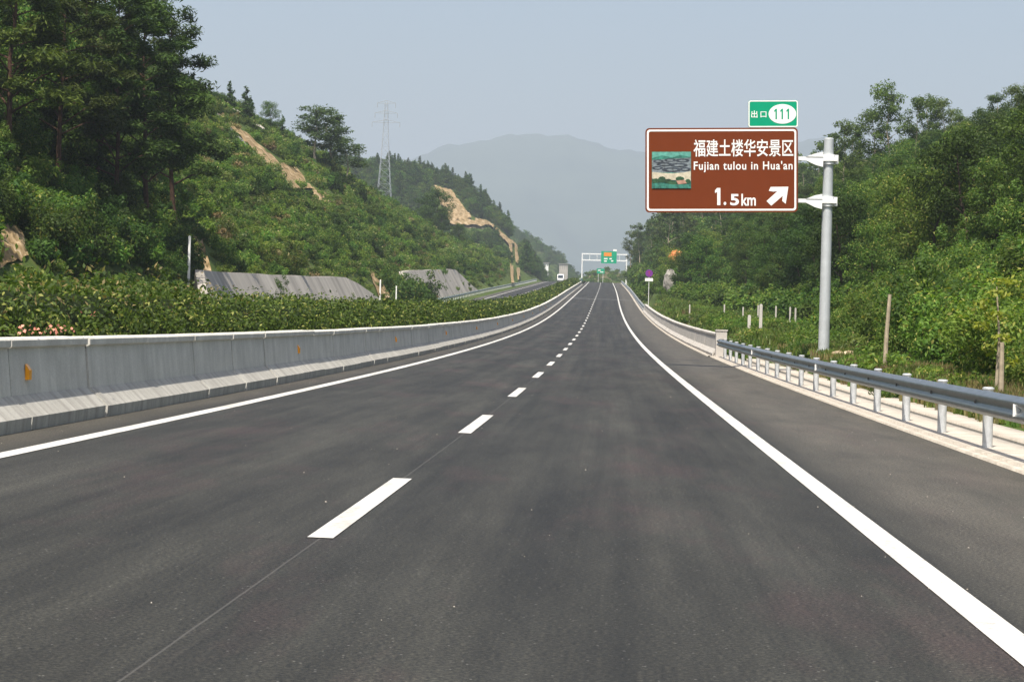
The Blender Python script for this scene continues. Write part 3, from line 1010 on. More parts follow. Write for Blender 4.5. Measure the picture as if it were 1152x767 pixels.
# white van coming over the crest on the other carriageway
def van(x, y, z):
    root = empty('van', (x, y, z))
    tag(root, 'white van coming towards the camera on the far opposite carriageway', 'van')
    side = [(-2.4, .35), (2.5, .35), (2.5, 1.1), (1.6, 2.05), (1.1, 2.35), (-2.4, 2.35)]
    b = MB()
    b.prism([(x - 0.95, y - a, z + c) for a, c in side], [(x + 0.95, y - a, z + c) for a, c in side])
    body = b.build('body', M['white_metal'], root)
    b = MB()
    b.prism([(x - .82, y - 2.53, z + 1.22), (x + .82, y - 2.53, z + 1.22), (x + .76, y - 1.72, z + 2.05), (x - .76, y - 1.72, z + 2.05)],
            [(x - .82, y - 2.49, z + 1.18), (x + .82, y - 2.49, z + 1.18), (x + .76, y - 1.68, z + 2.01), (x - .76, y - 1.68, z + 2.01)])
    b.build('windscreen', M['glass'], root)
    for sx in (-.9, .9):
        for sy in (-1.6, 1.5):
            w = MB().tube([(x + sx - 0.1, y - sy, z + 0.35), (x + sx + 0.1, y - sy, z + 0.35)], 0.35, 16).build('wheel', M['black'], root, True)
        MB().box((x + sx * .78, y - 2.52, z + 0.85), (0.3, 0.06, 0.18)).build('headlight', M['sign_white'], root)
    MB().box((x, y - 2.55, z + 0.5), (1.85, 0.14, 0.24)).build('bumper', M['back'], root)
vy = 735.0
vp = P(-12.2, vy)
van(vp[0], vy, vp[2] + 0.02)

# ------------------------------------------------------------------ left slope: retaining walls
def retaining(y0, y1, h, e0, e1, label, lift=0.0):
    """slabs of a leaning concrete wall with sloped ends; e0/e1 = length of the sloped ends"""
    n = 16
    ys_ = np.linspace(y0, y1, n)
    fr, V, Fc = [], [], []
    for i, y in enumerate(ys_):
        hh = h * min(1, max(0.12, (y - y0) / max(e0, .01) if e0 else 1), max(0.12, (y1 - y) / max(e1, .01)) if e1 else 1)
        hh += 0.03 * math.sin(i * 2.1)
        z = float(road_z(-21, y)) + lift
        c = float(cx(y))
        V += [(c - 21.3, y, z - 0.6), (c - 21.3 - 0.62 * hh, y, z + hh), (c - 21.85 - 0.62 * hh, y, z + hh + 0.02), (c - 24.4, y, z - 0.6)]
    for i in range(n - 1):
        for k in range(4):
            j = (k + 1) % 4
            Fc.append((i * 4 + k, (i + 1) * 4 + k, (i + 1) * 4 + j, i * 4 + j))
    Fc += [(0, 1, 2, 3), tuple((n - 1) * 4 + k for k in (3, 2, 1, 0))]
    b = MB(); b.add(V, Fc)
    o = b.build('retaining_wall', M['wall'])
    tag(o, label, 'retaining wall')
    return o


retaining(143, 268, 3.7, 4, 30, 'stained grey concrete retaining wall behind the hedge, the nearer of two')
retaining(296, 440, 4.4, 10, 30, 'weathered grey retaining wall farther along the opposite carriageway')


def drape(name, poly_px, m, label=None, cat=None, thick=0.35, nu=10, nv=8, ymin=60, lift=0.15, kind='structure', rough=0.25):
    """a patch of bare ground lying on the hillside: four-sided outline given clockwise from the upper left"""
    (a, b_, c_, d_) = [np.array(q, float) for q in poly_px]
    V = np.zeros((nv + 1, nu + 1, 3)); ok = np.ones((nv + 1, nu + 1), bool)
    last = None
    for i in range(nv + 1):
        for j in range(nu + 1):
            s, t = j / nu, i / nv
            q = (a * (1 - s) + b_ * s) * (1 - t) + (d_ * (1 - s) + c_ * s) * t
            h_ = hit(q[0] + rng.uniform(-.4, .4), q[1] + rng.uniform(-.4, .4), 0.0, ymin)
            if h_ is None: h_ = last if last is not None else np.array([0, 0, 0.0]); ok[i, j] = last is not None
            last = h_
            V[i, j] = h_ + np.array([0.1 * lift, -0.25 * lift, lift + rng.uniform(-rough, rough)])
    idn = np.arange(V.shape[0] * V.shape[1]).reshape(V.shape[:2])
    top = V.reshape(-1, 3)
    bot = top - np.array([0, 0, thick + 1.0])
    N = len(top)
    f = []
    dist = []
    for i in range(nv):
        for j in range(nu):
            q = (idn[i, j], idn[i, j + 1], idn[i + 1, j + 1], idn[i + 1, j])
            ysq = [top[k][1] for k in q]
            if max(ysq) - min(ysq) > 45: continue
            f.append(tuple(reversed(q))); f.append(tuple(N + k for k in q))
    me = np_mesh(name, np.concatenate([top, bot]), f, m, False)
    o = link(name, me)
    tag(o, label, cat, None, kind)
    print('DRAPE', name, 'y', top[:, 1].min().round(0), top[:, 1].max().round(0))
    return o


BARE = []                                                             # outlines kept free of scrub
def bare(poly, *a, **k):
    BARE.append(np.array(poly, float))
    return drape('bare_earth', poly, *a, **k)

bare([(243, 128), (254, 130), (318, 187), (306, 190)], M['earth'], nu=6, nv=14)
bare([(240.5, 127), (242.5, 127), (303, 191), (301, 192)], M['channel'], nu=2, nv=16, rough=.06)
bare([(259, 128), (261, 127.5), (298, 152), (296, 153)], M['kerb'], nu=2, nv=14, rough=.06, lift=0.9)
bare([(306, 186), (330, 186), (352, 214), (330, 216)], M['earth'], nu=5, nv=6)
bare([(352, 212), (372, 220), (372, 232), (350, 224)], M['earth'], nu=5, nv=4)
bare([(217, 268), (227, 274), (243, 326), (224, 328)], M['earth'], nu=5, nv=10)
bare([(0, 256), (24, 262), (32, 292), (0, 306)], M['earth'], nu=8, nv=8, rough=.12)
bare([(413, 304), (420, 306), (442, 338), (426, 336)], M['earth'], nu=4, nv=6)
bare([(488, 212), (506, 216), (530, 248), (505, 254)], M['earth'], nu=8, nv=10, ymin=560, rough=.5, lift=1.2)
bare([(502, 246), (528, 250), (545, 258), (506, 256)], M['earth'], nu=8, nv=4, ymin=560, rough=.4, lift=1.2)
bare([(534, 249), (547, 251), (549, 257), (534, 255)], M['earth'], nu=6, nv=3, ymin=560, rough=.3, lift=1.0)
bare([(546, 251), (550, 252), (579, 276), (572, 278)], M['earth'], nu=3, nv=12, ymin=560, rough=.3, lift=1.0)
bare([(572, 276), (575.5, 276), (578, 323), (574.5, 323)], M['earth'], nu=2, nv=14, ymin=560, rough=.2, lift=1.0)
bare([(578, 275), (581.5, 275), (585.5, 322), (582, 322)], M['earth'], nu=2, nv=14, ymin=560, rough=.2, lift=1.0)

# red earth bank and buildings beyond the crest
bank = MB()
V, Fc = [], []
nx_, nb = 16, 9
for j in range(nb):
    for i in range(nx_):
        x = float(cx(980)) - 13 + 30 * i / (nx_ - 1)
        y = 930 + 130 * j / (nb - 1)
        edge = math.sin(math.pi * i / (nx_ - 1)) ** 0.5
        V.append((x, y, float(zr(y)) - 1 + (11.5 * j / (nb - 1)) * edge + 0.5 * math.sin(i * 1.9 + j)))
for j in range(nb - 1):
    for i in range(nx_ - 1):
        Fc.append((j * nx_ + i, j * nx_ + i + 1, (j + 1) * nx_ + i + 1, (j + 1) * nx_ + i))
BANK = list(V)
o = link('earth_bank', np_mesh('earth_bank', V, Fc, M['earth_red'], True))
tag(o, kind='structure')
sp = at(675.8, 305, 925)
b = MB()
root = empty('direction_sign', (sp[0], 925, float(zr(925))))
tag(root, 'small green direction sign below the gantry against the red earth bank', 'road sign')
for dx in (-0.9, 0.9): MB().box((sp[0] + dx, 925.08, (float(zr(925)) - 1 + sp[2]) / 2), (0.12, 0.12, sp[2] - float(zr(925)) + 1)).build('post', M['white_metal'], root)
bd = MB().box((sp[0], 925, sp[2]), (2.9, 0.1, 1.9)).build('board', M['green'], root)
MB().box((sp[0] - .5, 924.93, sp[2] + .3), (1.1, 0.03, 0.35)).box((sp[0] + .4, 924.93, sp[2] - .35), (1.2, 0.03, 0.3)).build('lettering', M['sign_white'], bd)


def house(u, v, y, w, h, nfl, ncol, label, wall, tilt=0.0):
    c = at(u, v, y)
    z0 = c[2]
    root = empty('building', (c[0], y, z0))
    tag(root, label, 'building')
    MB().box((c[0], y, z0 + h / 2 - 4), (w, w * 0.7, h + 8)).build('wall', wall, root)
    MB().box((c[0], y, z0 + h + 0.25), (w + 0.8, w * 0.7 + 0.8, 0.5)).build('roof', M['channel'], root)
    for f_ in range(nfl):
        for k in range(ncol):
            x = c[0] - w / 2 + w * (k + 0.5) / ncol
            MB().box((x, y - w * 0.35 - 0.01, z0 + h * (f_ + 0.55) / nfl), (w / ncol * 0.4, 0.1, h / nfl * 0.4)).build('window', M['channel'], root)
house(614.5, 301, 1330, 2.4, 2.2, 1, 2, 'small white building beyond the end of the opposite carriageway', M['sign_white'])
house(634.0, 303, 1400, 5.0, 2.8, 3, 4, 'hazy beige three storey building beyond the crest', M['wall'])

# ------------------------------------------------------------------ pylon on the left ridge
PY = 900.0
pt = at(434.8, 115, PY); pbm = at(431.5, 232, PY)
root = empty('pylon', (pbm[0], PY, pbm[2]))
tag(root, 'tall hazy lattice electricity pylon standing behind the left hill', 'pylon')
hh = pt[2] - pbm[2]
b = MB()
def hw(t): return 2.3 * (1 - t) ** 1.3 + 0.5
lev = [i / 14 for i in range(15)]
cor = lambda t: [(pt[0] + sx * hw(t), PY + sy * hw(t), pbm[2] + hh * t) for sx, sy in ((-1, -1), (1, -1), (1, 1), (-1, 1))]
for sx in range(4):
    b.tube([cor(t)[sx] for t in lev], 0.075, 5)
b.build('leg', M['pylon'], root)
b = MB()
for i in range(14):
    a, c_ = cor(lev[i]), cor(lev[i + 1])
    for k in range(4):
        b.tube([a[k], c_[(k + 1) % 4]], 0.035, 4); b.tube([a[(k + 1) % 4], c_[k]], 0.035, 4); b.tube([a[k], a[(k + 1) % 4]], 0.035, 4)
b.build('lattice', M['pylon'], root)
for t, ww in ((0.80, 5.2), (0.89, 4.2), (0.985, 3.4)):
    z = pbm[2] + hh * t
    b = MB()
    for sx in (-1, 1):
        for sy in (-1, 1):
            b.tube([(pt[0], PY + sy * .5, z), (pt[0] + sx * ww, PY, z + 0.2)], 0.07, 4)
            b.tube([(pt[0], PY + sy * .5, z + 1.1), (pt[0] + sx * ww, PY, z + 0.2)], 0.10, 4)
        b.tube([(pt[0] + sx * ww, PY, z + .2), (pt[0] + sx * ww, PY, z - 1.6)], 0.12, 6)
    b.build('crossarm', M['pylon'], root)

# ------------------------------------------------------------------ white marker posts, meadow fence posts, stakes
def simple_post(name, u, v_top, y, m, label, cat, group=None, w=0.12, lean=0.0, hmin=0.8, round_=False, v_base=None):
    t = at(u, v_top, y)
    z0 = float(H(t[0], y))
    h = max(hmin, t[2] - z0)
    b = MB()
    if round_:
        k = [(t[0], y, z0 - 0.3), (t[0] + lean * 0.4, y, z0 + h * 0.5), (t[0] + lean, y, z0 + h)]
        b.tube(k, [w / 2, w * 0.45, w * 0.36], 8)
    else:
        b.box((t[0], y, z0 + h / 2 - 0.1), (w, w, h + 0.2))
        b.box((t[0], y, z0 + h + 0.02), (w * 0.7, w * 0.7, 0.05))
    o = b.build(name, m, None, round_)
    tag(o, label, cat, group)
    return o

simple_post('marker_post', 213.4, 266, 150, M['sign_white'], 'tall thin white post left of the nearer retaining wall', 'post', w=0.14)
simple_post('marker_post', 428, 315, 240, M['sign_white'], 'short white post just right of the nearer retaining wall', 'post', w=0.12, hmin=2.4)
simple_post('marker_post', 446, 322, 262, M['sign_white'], 'low white post between the two retaining walls', 'post', w=0.12, hmin=1.8)
for i, (u, v, y) in enumerate([(776, 343, 196), (815, 343, 182), (836, 347, 176), (853, 344, 170), (873, 345, 160), (889, 346, 152), (895, 347, 148)]):
    simple_post('fence_post', u, v, y, M['barrier_light'], 'white concrete fence post in a row at the foot of the right hill', 'post', 'white fence posts below the right hill', 0.10, hmin=1.0)
simple_post('fence_post', 856, 349, 128, M['barrier_light'], 'white post standing forward of the meadow fence row', 'post', None, 0.16, hmin=1.5)
simple_post('fence_post', 843, 356, 128, M['barrier_light'], 'shortest white post in the grass left of the pole', 'post', None, 0.16, hmin=0.9)
simple_post('wooden_stake', 997, 331, 66, M['bark_pale'], 'pale leaning wooden stake in front of the bushes right of the pole', 'stake', w=0.13, lean=0.10, round_=True)
simple_post('wooden_stake', 1127.5, 385, 50, M['bark_pale'], 'short pale wooden stake below the yellow green sapling', 'stake', w=0.12, lean=0.0, round_=True)
# ------------------------------------------------------------------ foliage
def leaves(cen, nrm, L, W, r, curl=0.18):
    """one folded rhombus per leaf"""
    n = len(cen)
    nrm = nrm / np.maximum(np.linalg.norm(nrm, axis=1, keepdims=True), 1e-6)
    t = r.normal(size=(n, 3)); t -= nrm * (t * nrm).sum(1, keepdims=True)
    t /= np.maximum(np.linalg.norm(t, axis=1, keepdims=True), 1e-6)
    bt = np.cross(nrm, t)
    l = (L * r.uniform(0.65, 1.3, n))[:, None] * 0.5
    w = (W * r.uniform(0.65, 1.3, n))[:, None] * 0.5
    v = np.stack([cen - t * l, cen + bt * w + nrm * w * curl * 2, cen + t * l, cen - bt * w + nrm * w * curl * 2], 1)
    return v.reshape(-1, 3), np.arange(4 * n).reshape(n, 4)


def cloud(clumps, n, r, up=0.5, shell=0.5, out=0.8):
    """leaf positions and facing over a set of clumps (x, y, z, horizontal radius, vertical radius)"""
    c = np.asarray(clumps, float)
    p = c[:, 3] ** 1.6 * c[:, 4] ** 0.6
    k = r.choice(len(c), n, p=p / p.sum())
    d = r.normal(size=(n, 3)); d /= np.linalg.norm(d, axis=1, keepdims=True)
    rad = shell + (1 - shell) * r.random(n) ** 0.6
    rad *= 1 + 0.12 * r.normal(size=n)
    q = d * rad[:, None] * c[k][:, [3, 3, 4]]
    pos = c[k, :3] + q
    nr = d * out + np.array([0, 0, up]) + r.normal(size=(n, 3)) * 0.55
    return pos, nr


def crown_mesh(name, clumps, n, L, W, m, r, **kw):
    pos, nr = cloud(clumps, n, r, **kw)
    v, f = leaves(pos, nr, L, W, r)
    return np_mesh(name, v, f, m)


def shrub_mesh(seed, R, Hh, n, L, W, m, lobes=9):
    r = np.random.default_rng(seed)
    cl = [(0, 0, Hh * 0.35, R * 0.62, Hh * 0.42)]
    for i in range(lobes):
        a, d = r.uniform(0, 2 * math.pi), R * r.uniform(0.25, 0.75)
        s = r.uniform(0.22, 0.42)
        cl.append((math.cos(a) * d, math.sin(a) * d, Hh * r.uniform(0.25, 0.82) * (1 - 0.35 * d / R), R * s, R * s * r.uniform(0.7, 1.1)))
    for i in range(lobes):                                            # loose sprays that break the outline
        a, d = r.uniform(0, 2 * math.pi), R * r.uniform(0.3, 0.95)
        cl.append((math.cos(a) * d, math.sin(a) * d, Hh * r.uniform(0.5, 1.08) * (1 - 0.25 * d / R), R * 0.16, R * 0.2))
    return crown_mesh('foliage', cl, n, L, W, m, r, shell=0.35)


def limb_tree(seed, Ht, trunk_r, m, first, nb, spread, bend=0.04):
    """trunk and limbs as one tapered mesh; returns it with the limb ends"""
    r = np.random.default_rng(seed)
    b = MB()
    x = y = 0.0
    pts, rad = [], []
    for i in range(8):
        t = i / 7
        pts.append((x, y, Ht * t * 0.92 - (0.4 if i == 0 else 0)))
        rad.append(trunk_r * (1 - 0.88 * t) * (1.25 if i == 0 else 1))
        x += r.normal() * Ht * bend * 0.5; y += r.normal() * Ht * bend * 0.5
    b.tube(pts, rad, 7)
    ends = []
    for k in range(nb):
        t = first + (1 - first) * (k + r.random() * 0.8) / nb
        i = min(6, int(t * 7)); ft = t * 7 - i
        p = np.array(pts[i]) * (1 - ft) + np.array(pts[i + 1]) * ft
        a = k * 2.4 + r.uniform(-0.5, 0.5)
        ln = spread * (1.15 - 0.65 * t) * r.uniform(0.6, 1.15)
        up = r.uniform(0.15, 0.6) * ln
        e = p + np.array([math.cos(a) * ln, math.sin(a) * ln, up])
        mid = (p + e) / 2 + np.array([0, 0, ln * 0.08])
        r0 = trunk_r * (1 - 0.85 * t) * 0.5
        b.tube([p, mid, e], [r0, r0 * 0.6, r0 * 0.2], 5)
        ends.append((e, mid, t))
    me = bpy.data.meshes.new('trunk')
    me.from_pydata(b.v, [], b.f); me.materials.append(m); me.update()
    return me, ends, np.array(pts[-1]), r


def broadleaf(seed, Ht, n, L, leaf, bark, spread=2.6, first=0.25):
    tr, ends, top, r = limb_tree(seed, Ht, Ht * 0.018, bark, first, 15, spread)
    cl = [(*top, spread * 0.35, spread * 0.32)]
    for e, mid, t in ends:
        s = r.uniform(0.30, 0.48) * spread * (1.05 - 0.35 * t)
        cl.append((*e, s, s * r.uniform(0.6, 0.85)))
        cl.append((*mid, s * 0.75, s * 0.6))
    return tr, crown_mesh('crown', cl, n, L, L * 0.5, leaf, r, shell=0.45)


def euca(seed, Ht, n, L, leaf, bark, first=0.5):
    tr, ends, top, r = limb_tree(seed, Ht, Ht * 0.011, bark, first, 13, Ht * 0.17, 0.03)
    cl = [(*top, Ht * 0.06, Ht * 0.07)]
    for e, mid, t in ends:
        s = Ht * r.uniform(0.035, 0.075)
        cl.append((e[0], e[1], e[2] + s * .3, s * 1.25, s * 0.85))
        if r.random() < 0.6:
            q = mid + r.normal(size=3) * Ht * 0.03
            cl.append((*q, s * 0.9, s * 0.65))
    return tr, crown_mesh('crown', cl, n, L, L * 0.4, leaf, r, shell=0.25)


def pine(seed, Ht, n, leaf, bark):
    tr, ends, top, r = limb_tree(seed, Ht, Ht * 0.012, bark, 0.22, 34, Ht * 0.21, 0.015)
    cl = [(*top, Ht * 0.05, Ht * 0.05)]
    for e, mid, t in ends:
        s = Ht * r.uniform(0.045, 0.085) * (1.1 - 0.4 * t)
        cl.append((*e, s, s * 0.5))
        q = mid * 0.4 + e * 0.6 + r.normal(size=3) * Ht * 0.012
        cl.append((*q, s * 1.0, s * 0.5))
        if r.random() < 0.55:
            q = e + r.normal(size=3) * np.array([s, s, s * 0.5]) * 0.6
            cl.append((*q, s * 0.6, s * 0.35))
    r2 = r
    pos, nr = cloud(cl, n, r2, up=0.9, shell=0.2, out=0.3)
    v, f = leaves(pos, nr, 0.42, 0.10, r2, 0.05)
    return tr, np_mesh('crown', v, f, leaf)


def conifer(seed, Ht, n, leaf, bark, L=0.7):
    """narrow dark tree for the far ridge"""
    r = np.random.default_rng(seed)
    b = MB().tube([(0, 0, -0.4), (0, 0, Ht * 0.95)], [Ht * 0.014, 0.02], 6)
    me = bpy.data.meshes.new('trunk'); me.from_pydata(b.v, [], b.f); me.materials.append(bark); me.update()
    cl = []
    for k in range(16):
        t = 0.15 + 0.85 * k / 15
        w = Ht * 0.20 * (1.05 - t) ** 0.7 + 0.2
        a = r.uniform(0, 6.28)
        cl.append((math.cos(a) * w * 0.5, math.sin(a) * w * 0.5, Ht * t, w * 0.8, Ht * 0.05))
    return me, crown_mesh('crown', cl, n, L, L * 0.4, leaf, r, shell=0.3)


def tree_thing(name, pair, loc, sc, rz, label, cat='tree', group=None, tilt=0.0):
    o = bpy.data.objects.new(name, None)
    COL.objects.link(o)
    o.empty_display_size = 0.3
    o.location = loc; o.rotation_euler = (tilt, tilt * 0.5, rz)
    o.scale = (sc, sc, sc) if np.isscalar(sc) else sc
    tag(o, label, cat, group)
    for nm, me in (('trunk', pair[0]), ('crown', pair[1])):
        c = bpy.data.objects.new(nm, me); COL.objects.link(c); c.parent = o
    return o


def plant_thing(name, me, loc, sc, rz, label, cat, group=None):
    o = bpy.data.objects.new(name, me)
    COL.objects.link(o)
    o.location = loc; o.rotation_euler = (0, 0, rz); o.scale = (sc, sc, sc) if np.isscalar(sc) else sc
    tag(o, label, cat, group)
    return o


def inside(poly, u, v):
    n = len(poly); c = np.zeros(np.shape(u), bool)
    for i in range(n):
        (x1, y1), (x2, y2) = poly[i], poly[(i + 1) % n]
        c ^= ((y1 > v) != (y2 > v)) & (u < (x2 - x1) * (v - y1) / (y2 - y1 + 1e-9) + x1)
    return c


def keep(x, y, z, pad=0.0, tall=(-0.4, 0.4, 1.1), wide=0.5):
    u, v = pix(x, y, z)
    m = np.ones(np.shape(u), bool)
    for p in BARE:
        c = p.mean(0)
        q = c + (p - c) * (1.05 + pad)
        for dz in tall:
            for dx in (-wide, 0.0, wide):
                u, v = pix(np.asarray(x) + dx, y, np.asarray(z) + dz)
                m &= ~inside(q, u, v)
    return m


def scatter_points(o0, o1, y0, y1, s0, sk, seed):
    """jittered points on the terrain, spacing s0 + sk * distance"""
    r = np.random.default_rng(seed)
    out = []
    y = y0
    while y < y1:
        s = s0 + sk * y
        a = np.arange(o0, o1, s)
        oj = a + r.uniform(-.5, .5, len(a)) * s
        yj = y + r.uniform(-.5, .5, len(a)) * s
        out.append(np.stack([oj, yj], 1))
        y += s
    p = np.concatenate(out)
    x = cx(p[:, 1]) + p[:, 0]
    z = H(x, p[:, 1])
    return x, p[:, 1], z, p[:, 0], r


def stuff_on_points(name, pts, sc, protos, seed, stretch=None):
    """uncountable growth: one object whose nodes set the given plants on its points"""
    r = np.random.default_rng(seed)
    n = len(pts)
    me = bpy.data.meshes.new(name)
    me.vertices.add(n)
    me.vertices.foreach_set('co', np.asarray(pts, np.float32).ravel())
    for nm, tp, val in (('plant_scale', 'FLOAT', sc), ('plant_turn', 'FLOAT', r.uniform(0, 6.28, n)), ('plant_kind', 'INT', r.integers(0, len(protos), n))):
        at_ = me.attributes.new(nm, tp, 'POINT')
        at_.data.foreach_set('value', np.asarray(val, np.int32 if tp == 'INT' else np.float32))
    ob = link(name, me)
    ng = bpy.data.node_groups.new(name, 'GeometryNodeTree')
    ng.interface.new_socket('Geometry', in_out='INPUT', socket_type='NodeSocketGeometry')
    ng.interface.new_socket('Geometry', in_out='OUTPUT', socket_type='NodeSocketGeometry')
    N, L = ng.nodes, ng.links
    gi, go = N.new('NodeGroupInput'), N.new('NodeGroupOutput')
    def attr(nm, t):
        a = N.new('GeometryNodeInputNamedAttribute'); a.data_type = t; a.inputs['Name'].default_value = nm
        return a.outputs['Attribute']
    comb = N.new('ShaderNodeCombineXYZ'); L.new(attr('plant_turn', 'FLOAT'), comb.inputs[2])
    e2r = N.new('FunctionNodeEulerToRotation'); L.new(comb.outputs[0], e2r.inputs[0])
    join = N.new('GeometryNodeJoinGeometry')
    for k, me_p in enumerate(protos):
        src = bpy.data.objects.get('seed_' + me_p.name) or bpy.data.objects.new('seed_' + me_p.name, me_p)
        oi = N.new('GeometryNodeObjectInfo'); oi.inputs['Object'].default_value = src; oi.inputs['As Instance'].default_value = True
        ip = N.new('GeometryNodeInstanceOnPoints')
        cmp_ = N.new('FunctionNodeCompare'); cmp_.data_type = 'INT'; cmp_.operation = 'EQUAL'
        ins = [s for s in cmp_.inputs if s.type == 'INT']
        L.new(attr('plant_kind', 'INT'), ins[0]); ins[1].default_value = k
        L.new(gi.outputs[0], ip.inputs['Points']); L.new(cmp_.outputs[0], ip.inputs['Selection'])
        L.new(oi.outputs['Geometry'], ip.inputs['Instance'])
        L.new(e2r.outputs[0], ip.inputs['Rotation']); L.new(attr('plant_scale', 'FLOAT'), ip.inputs['Scale'])
        L.new(ip.outputs[0], join.inputs[0])
    L.new(join.outputs[0], go.inputs[0])
    md = ob.modifiers.new('growth', 'NODES'); md.node_group = ng
    tag(ob, kind='stuff')
    return ob


def joined(pair):
    """trunk and crown of a tree in one mesh, for woods too far off to count"""
    tr, cr = pair
    n0 = len(tr.vertices)
    V = np.empty(n0 * 3, np.float32); tr.vertices.foreach_get('co', V)
    V2 = np.empty(len(cr.vertices) * 3, np.float32); cr.vertices.foreach_get('co', V2)
    fs = [tuple(p.vertices) for p in tr.polygons]
    me = bpy.data.meshes.new('wood_tree')
    me.from_pydata([tuple(a) for a in np.concatenate([V, V2]).reshape(-1, 3)], [], fs + [tuple(i + n0 for i in p.vertices) for p in cr.polygons])
    me.materials.append(tr.materials[0]); me.materials.append(cr.materials[0])
    me.polygons.foreach_set('material_index', [0] * len(fs) + [1] * len(cr.polygons))
    me.update()
    return me


# ---- the clipped hedge in the median
def hedge():
    r = np.random.default_rng(11)
    def top_at(y, o): return 1.62 + 0.06 * np.sin(y * 0.9) + 0.06 * np.sin(y * 0.31 + 1) + 0.05 * np.sin(y * 2.3 + o) + np.interp(y, [0, 30, 60, 120], [0.0, 0.0, 0.0, 0.15])
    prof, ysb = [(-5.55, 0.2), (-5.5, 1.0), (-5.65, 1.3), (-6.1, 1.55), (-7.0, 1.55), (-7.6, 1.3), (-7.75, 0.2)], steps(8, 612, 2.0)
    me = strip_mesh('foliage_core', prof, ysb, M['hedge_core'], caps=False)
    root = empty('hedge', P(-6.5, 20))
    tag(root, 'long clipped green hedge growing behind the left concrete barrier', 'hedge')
    link('shade_core', me, root)  # solid core, coloured near black as the shade between the leaves
    V, F, n0 = [], [], 0
    y = 9.0
    while y < 612:
        dy = max(1.0, y * 0.03)
        L = 0.085 if y < 45 else 0.085 * (y / 45) ** 0.75
        m = int(dy * 2.9 * 1.9 / (L * L * 0.80))
        # over the front face, the top and the back of a rounded box
        s = r.random(m)
        yv = y + r.random(m) * dy
        ft = s < 0.45
        bk = s > 0.88
        o = np.where(ft, -5.42 + r.normal(0, 0.09, m), np.where(bk, -7.75 + r.normal(0, 0.1, m), r.uniform(-7.7, -5.45, m)))
        tp = top_at(yv, o) - 0.30 * np.abs((o + 6.55) / 1.15) ** 3
        h = np.where(ft | bk, 0.55 + r.random(m) ** 0.8 * (tp - 0.55), tp + r.normal(-0.06, 0.10, m))
        lumps = 0.11 * np.sin(yv * 5.1 + h * 3.0) + 0.10 * np.sin(yv * 8.7 - h * 6.3 + o) + 0.05 * np.sin(yv * 2.2 + h * 9)
        o = np.where(ft, o + lumps - 0.05, o)
        h = np.where(ft | bk, h, h + 0.05 * np.sin(yv * 6.1 + o * 5.0) + 0.05 * np.sin(yv * 3.3 - o * 7.0))
        sp = r.random(m) < 0.05                                       # shoots that stand out of the clipping
        h = np.where(sp & ~ft & ~bk, h + r.random(m) ** 2 * 0.25, h)
        hang = ft & (h > 1.15) & (r.random(m) < 0.05)                  # sprigs leaning out over the barrier
        o = np.where(hang, o + r.random(m) * 0.6, o)
        cc = cx(yv) + o + 0.06 * np.sin(yv * 3.1 + h * 4)
        z = road_z(o, yv) + h
        nr = np.stack([np.where(ft, 0.8, np.where(bk, -0.8, 0.0)), np.full(m, -0.35), np.where(ft | bk, 0.45, 1.0)], 1) + r.normal(size=(m, 3)) * 0.9
        v, f = leaves(np.stack([cc, yv, z], 1), nr, L, L * 0.46, r)
        V.append(v); F.append(f + n0); n0 += len(v)
        y += dy
    link('foliage', np_mesh('foliage', np.concatenate(V), np.concatenate(F), M['hedge_leaf']), root)
    # rank growth and dried shoots standing up at the near end
    m = 1500
    yv = 24 + 26 * r.random(m)
    o = r.uniform(-7.6, -5.5, m)
    h = 0.9 + r.random(m) * (0.95 + 0.35 * np.sin(yv * 1.7) * np.sin(yv * 0.6))
    z = road_z(o, yv) + h
    v, f = leaves(np.stack([cx(yv) + o, yv, z], 1), r.normal(size=(m, 3)) + np.array([0.3, -.4, .5]), 0.10, 0.035, r)
    link('dry_shoots', np_mesh('dry_shoots', v, f, M['leaf_dry']), root)
    m = 2600
    yv = 22 + 30 * r.random(m) ** 1.3
    o = r.uniform(-7.4, -5.6, m)
    h = 1.55 + (0.35 + 0.25 * np.sin(yv * 1.1) + 0.2 * np.sin(yv * 2.9 + o)) * r.random(m) * np.interp(yv, [22, 52], [1.0, 0.4])
    z = road_z(o, yv) + h
    v, f = leaves(np.stack([cx(yv) + o, yv, z], 1), r.normal(size=(m, 3)) + np.array([0.3, -.3, .7]), 0.11, 0.05, r)
    link('tall_shoots', np_mesh('tall_shoots', v, f, M['leaf_mid']), root)
    # a few pinkish flower heads at the foot on the near end
    V, F, n0 = [], [], 0
    for (u, v_, n_) in ((30, 370, 16), (56, 370, 14), (84, 372, 6), (100, 352, 4)):
        c = at(u, v_, 27.5 + u * 0.03)
        pos = c + r.normal(size=(n_, 3)) * np.array([0.14, 0.2, 0.03])
        v, f = leaves(pos, r.normal(size=(n_, 3)) + np.array([0, -1, .5]), 0.05, 0.04, r)
        V.append(v); F.append(f + n0); n0 += len(v)
    link('blossom', np_mesh('blossom', np.concatenate(V), np.concatenate(F), plain('blossom', (0.62, 0.24, 0.17), 0.6, 0, 0.2)), root)
hedge()

